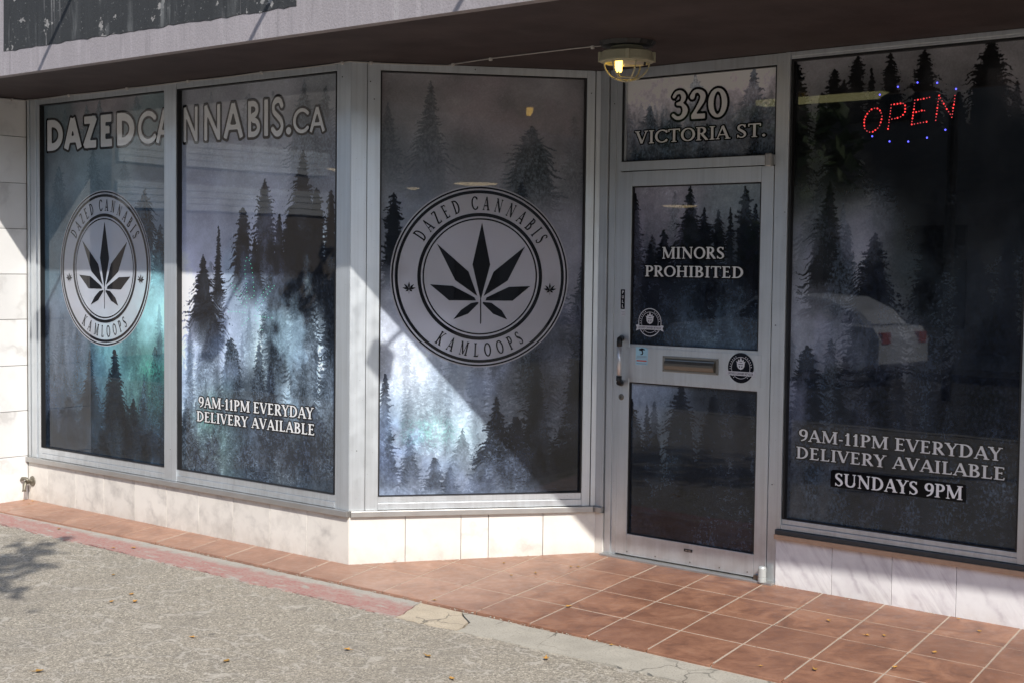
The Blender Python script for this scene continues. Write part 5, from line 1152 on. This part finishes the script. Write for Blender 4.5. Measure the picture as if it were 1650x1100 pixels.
for px_, py_, hh, rr, lab in ((-13, -20.5, 6.5, 2.6, 'dark tree across the street mirrored in the right pane, left one'), (-11.5, -19, 5.6, 2.1, 'dark tree across the street mirrored beside the parked car'), (16, -20.5, 7, 2.8, 'tall dark tree across the street mirrored in the angled pane'), (24, -21, 6, 2.4, 'smaller dark tree across the street behind the photographer')):
    TT = thing('street_tree', lab, 'tree'); mb = MB(); mb.tube([(px_, py_, -.2), (px_ + .1, py_, hh * .5), (px_, py_, hh * .9)], [.18, .12, .04], 8); mb.build('trunk', M['bark'], TT)
    mb = MB()
    for k in range(1300):
        d = Vector((R.gauss(0, 1), R.gauss(0, 1), R.gauss(0, 1))).normalized() * (R.random() ** .35); c_ = Vector((px_ + d.x * rr, py_ + d.y * rr, hh * .68 + d.z * rr * .95)) + Vector((math.sin(d.x * 9) * .3, 0, math.cos(d.y * 8) * .3))
        a = Vector((R.gauss(0, 1), R.gauss(0, 1), R.gauss(0, 1))).normalized(); b_ = a.cross(Vector((.3, .2, 1))).normalized(); q = R.uniform(.14, .3)
        mb.poly([c_ - a * q, c_ - b_ * q * .7, c_ + a * q, c_ + b_ * q * .7])
    mb.build('crown', M['green_leaf'], TT, fix=False)
PO = tag(bpy.data.objects.new('street_post', None), 'dark street post across the road mirrored in the right pane', 'post'); link(PO)
mb = MB(); mb.tube([(-3.8, -12.5, -.3), (-3.8, -12.5, 6.2)], .07, 10); mb.build('post', M['lamp_black'], PO)

# parked car across the road, mirrored faintly in the right pane
M['car_white'] = plain('white_car_paint', (.72, .73, .74), .25, 0, .5, var=.03); M['car_glass'] = plain('dark_car_glass', (.02, .024, .03), .06); M['tyre'] = plain('tyre_rubber', (.02, .02, .02), .8)
CAR = thing('parked_car', 'white hatchback parked across the street, mirrored in the right pane', 'car')
cx, cy, cz = -7.7, -14.6, -.33
low = [(-2.1, .45), (-2.12, .75), (-2.0, .92), (-1.1, 1.02), (-.95, 1.03), (1.55, 1.03), (2.0, .98), (2.12, .8), (2.12, .4), (1.75, .28), (1.3, .26), (-1.3, .26), (-1.8, .28)]
cab = [(-1.05, 1.03), (-.35, 1.44), (.2, 1.50), (1.1, 1.46), (1.6, 1.25), (1.85, 1.02)]
def loft(prof, rows, mb):
    n = len(prof); b = len(mb.v)
    for yy, sc_, dz in rows:
        for x, z in prof: mb.v.append((cx + x * sc_, cy + yy, cz + z + dz))
    for r_ in range(len(rows) - 1):
        for k in range(n): a = b + r_ * n; mb.f.append((a + k, a + (k + 1) % n, a + n + (k + 1) % n, a + n + k)); mb.m.append(0)
    mb.f.append(tuple(b + k for k in range(n))); mb.m.append(0); mb.f.append(tuple(b + (len(rows) - 1) * n + k for k in range(n - 1, -1, -1))); mb.m.append(0)
mb = MB(); loft(low, [(-.88, .95, 0), (-.84, 1, 0), (.84, 1, 0), (.88, .95, 0)], mb); mb.build('body', M['car_white'], CAR)
mb = MB(); loft(cab, [(-.66, .96, -.02), (-.60, 1, 0), (.60, 1, 0), (.66, .96, -.02)], mb); mb.build('roof', M['car_white'], CAR)
for sy in (-1, 1):
    for q in ([(-.85, 1.06), (-.32, 1.38), (.28, 1.42), (.28, 1.06)], [(.36, 1.06), (.36, 1.42), (1.05, 1.38), (1.45, 1.2), (1.55, 1.06)]):
        mb = MB(); mb.poly([(cx + x, cy + sy * .675, cz + z) for x, z in q]); mb.build('window', M['car_glass'], CAR, fix=False)
for wx in (-1.32, 1.3):
    for sy in (-1, 1):
        mb = MB(); mb.lathe((cx + wx, cy + sy * .70, cz + .31), [(.31, 0), (.31, sy * .2)], 20, axis=(0, 1, 0)); w_ = mb.build('wheel', M['tyre'], CAR); mb = MB(); mb.lathe((cx + wx, cy + sy * .905, cz + .31), [(.19, 0), (.16, sy * .01)], 16, axis=(0, 1, 0)); mb.build('rim', M['steel'], w_)
for sy in (-.62, .62):
    mb = MB(); mb.box(cx + 2.06, cx + 2.135, cy + sy - .14, cy + sy + .14, cz + .72, cz + .9); mb.build('tail_light', M['st_red'], CAR)
    mb = MB(); mb.box(cx - 2.13, cx - 2.05, cy + sy - .16, cy + sy + .16, cz + .62, cz + .78); mb.build('headlight', M['st_white'], CAR)

# grit and crumbs of mortar in the gap behind the kerb and at the foot of the walls
mb = MB()
for k in range(900):
    q = R.random()
    if q < .55: x, y, z = R.uniform(-3.1, 5), R.gauss(-.302, .006), -.016
    elif q < .75: x, y, z = R.uniform(-3.1, 5), R.gauss(-.558, .012), -.027
    elif q < .85: x, y, z = R.uniform(-3.05, 0), -.004 - abs(R.gauss(0, .006)), .0
    elif q < .92: p_ = P('B', R.uniform(0, 1.33), -.004 - abs(R.gauss(0, .006)), 0); x, y = p_[:2]; z = gz(x, y)
    else: p_ = P('D', R.uniform(0, 3), -.006 - abs(R.gauss(0, .010)), 0); x, y = p_[:2]; z = gz(x, y)
    s = R.uniform(.0012, .0042); a = R.uniform(0, 6.3); v_ = [(x + s * math.cos(a + w) * R.uniform(.7, 1.3), y + s * math.sin(a + w) * R.uniform(.7, 1.3), z) for w in (0, 1.6, 3.1, 4.7)] + [(x, y, z + s * 1.1)]
    b = len(mb.v); mb.v += v_; mb.f += [(b + i, b + (i + 1) % 4, b + 4) for i in range(4)]; mb.m += [0] * 4
o = mb.build('grit', M['conc'], fix=False); tag(o, 'fine grit and mortar crumbs along the kerb gap and wall feet', 'grit', kind='stuff')
# drilled holes and screws in the frames
for pl, u, z in (('A', -.066, 2.545), ('B', .10, 2.52), ('B', .12, 2.43), ('B', .65, 2.602), ('B', 1.28, 2.50), ('D', .09, 2.44), ('D', 1.10, 1.30), ('D', 1.10, .52), ('D', 1.14, 1.85), ('B', .04, .60), ('A', -1.53, .47)):
    mb = MB(); mb.lathe(P(pl, u, .0, z), [(.0032, 0), (.0026, .0022)], 8, axis=(PL[pl][1][1], -PL[pl][1][0], 0)); mb.build('screw', M['gap'], {'A': WA, 'B': WB, 'D': ENT}[pl])
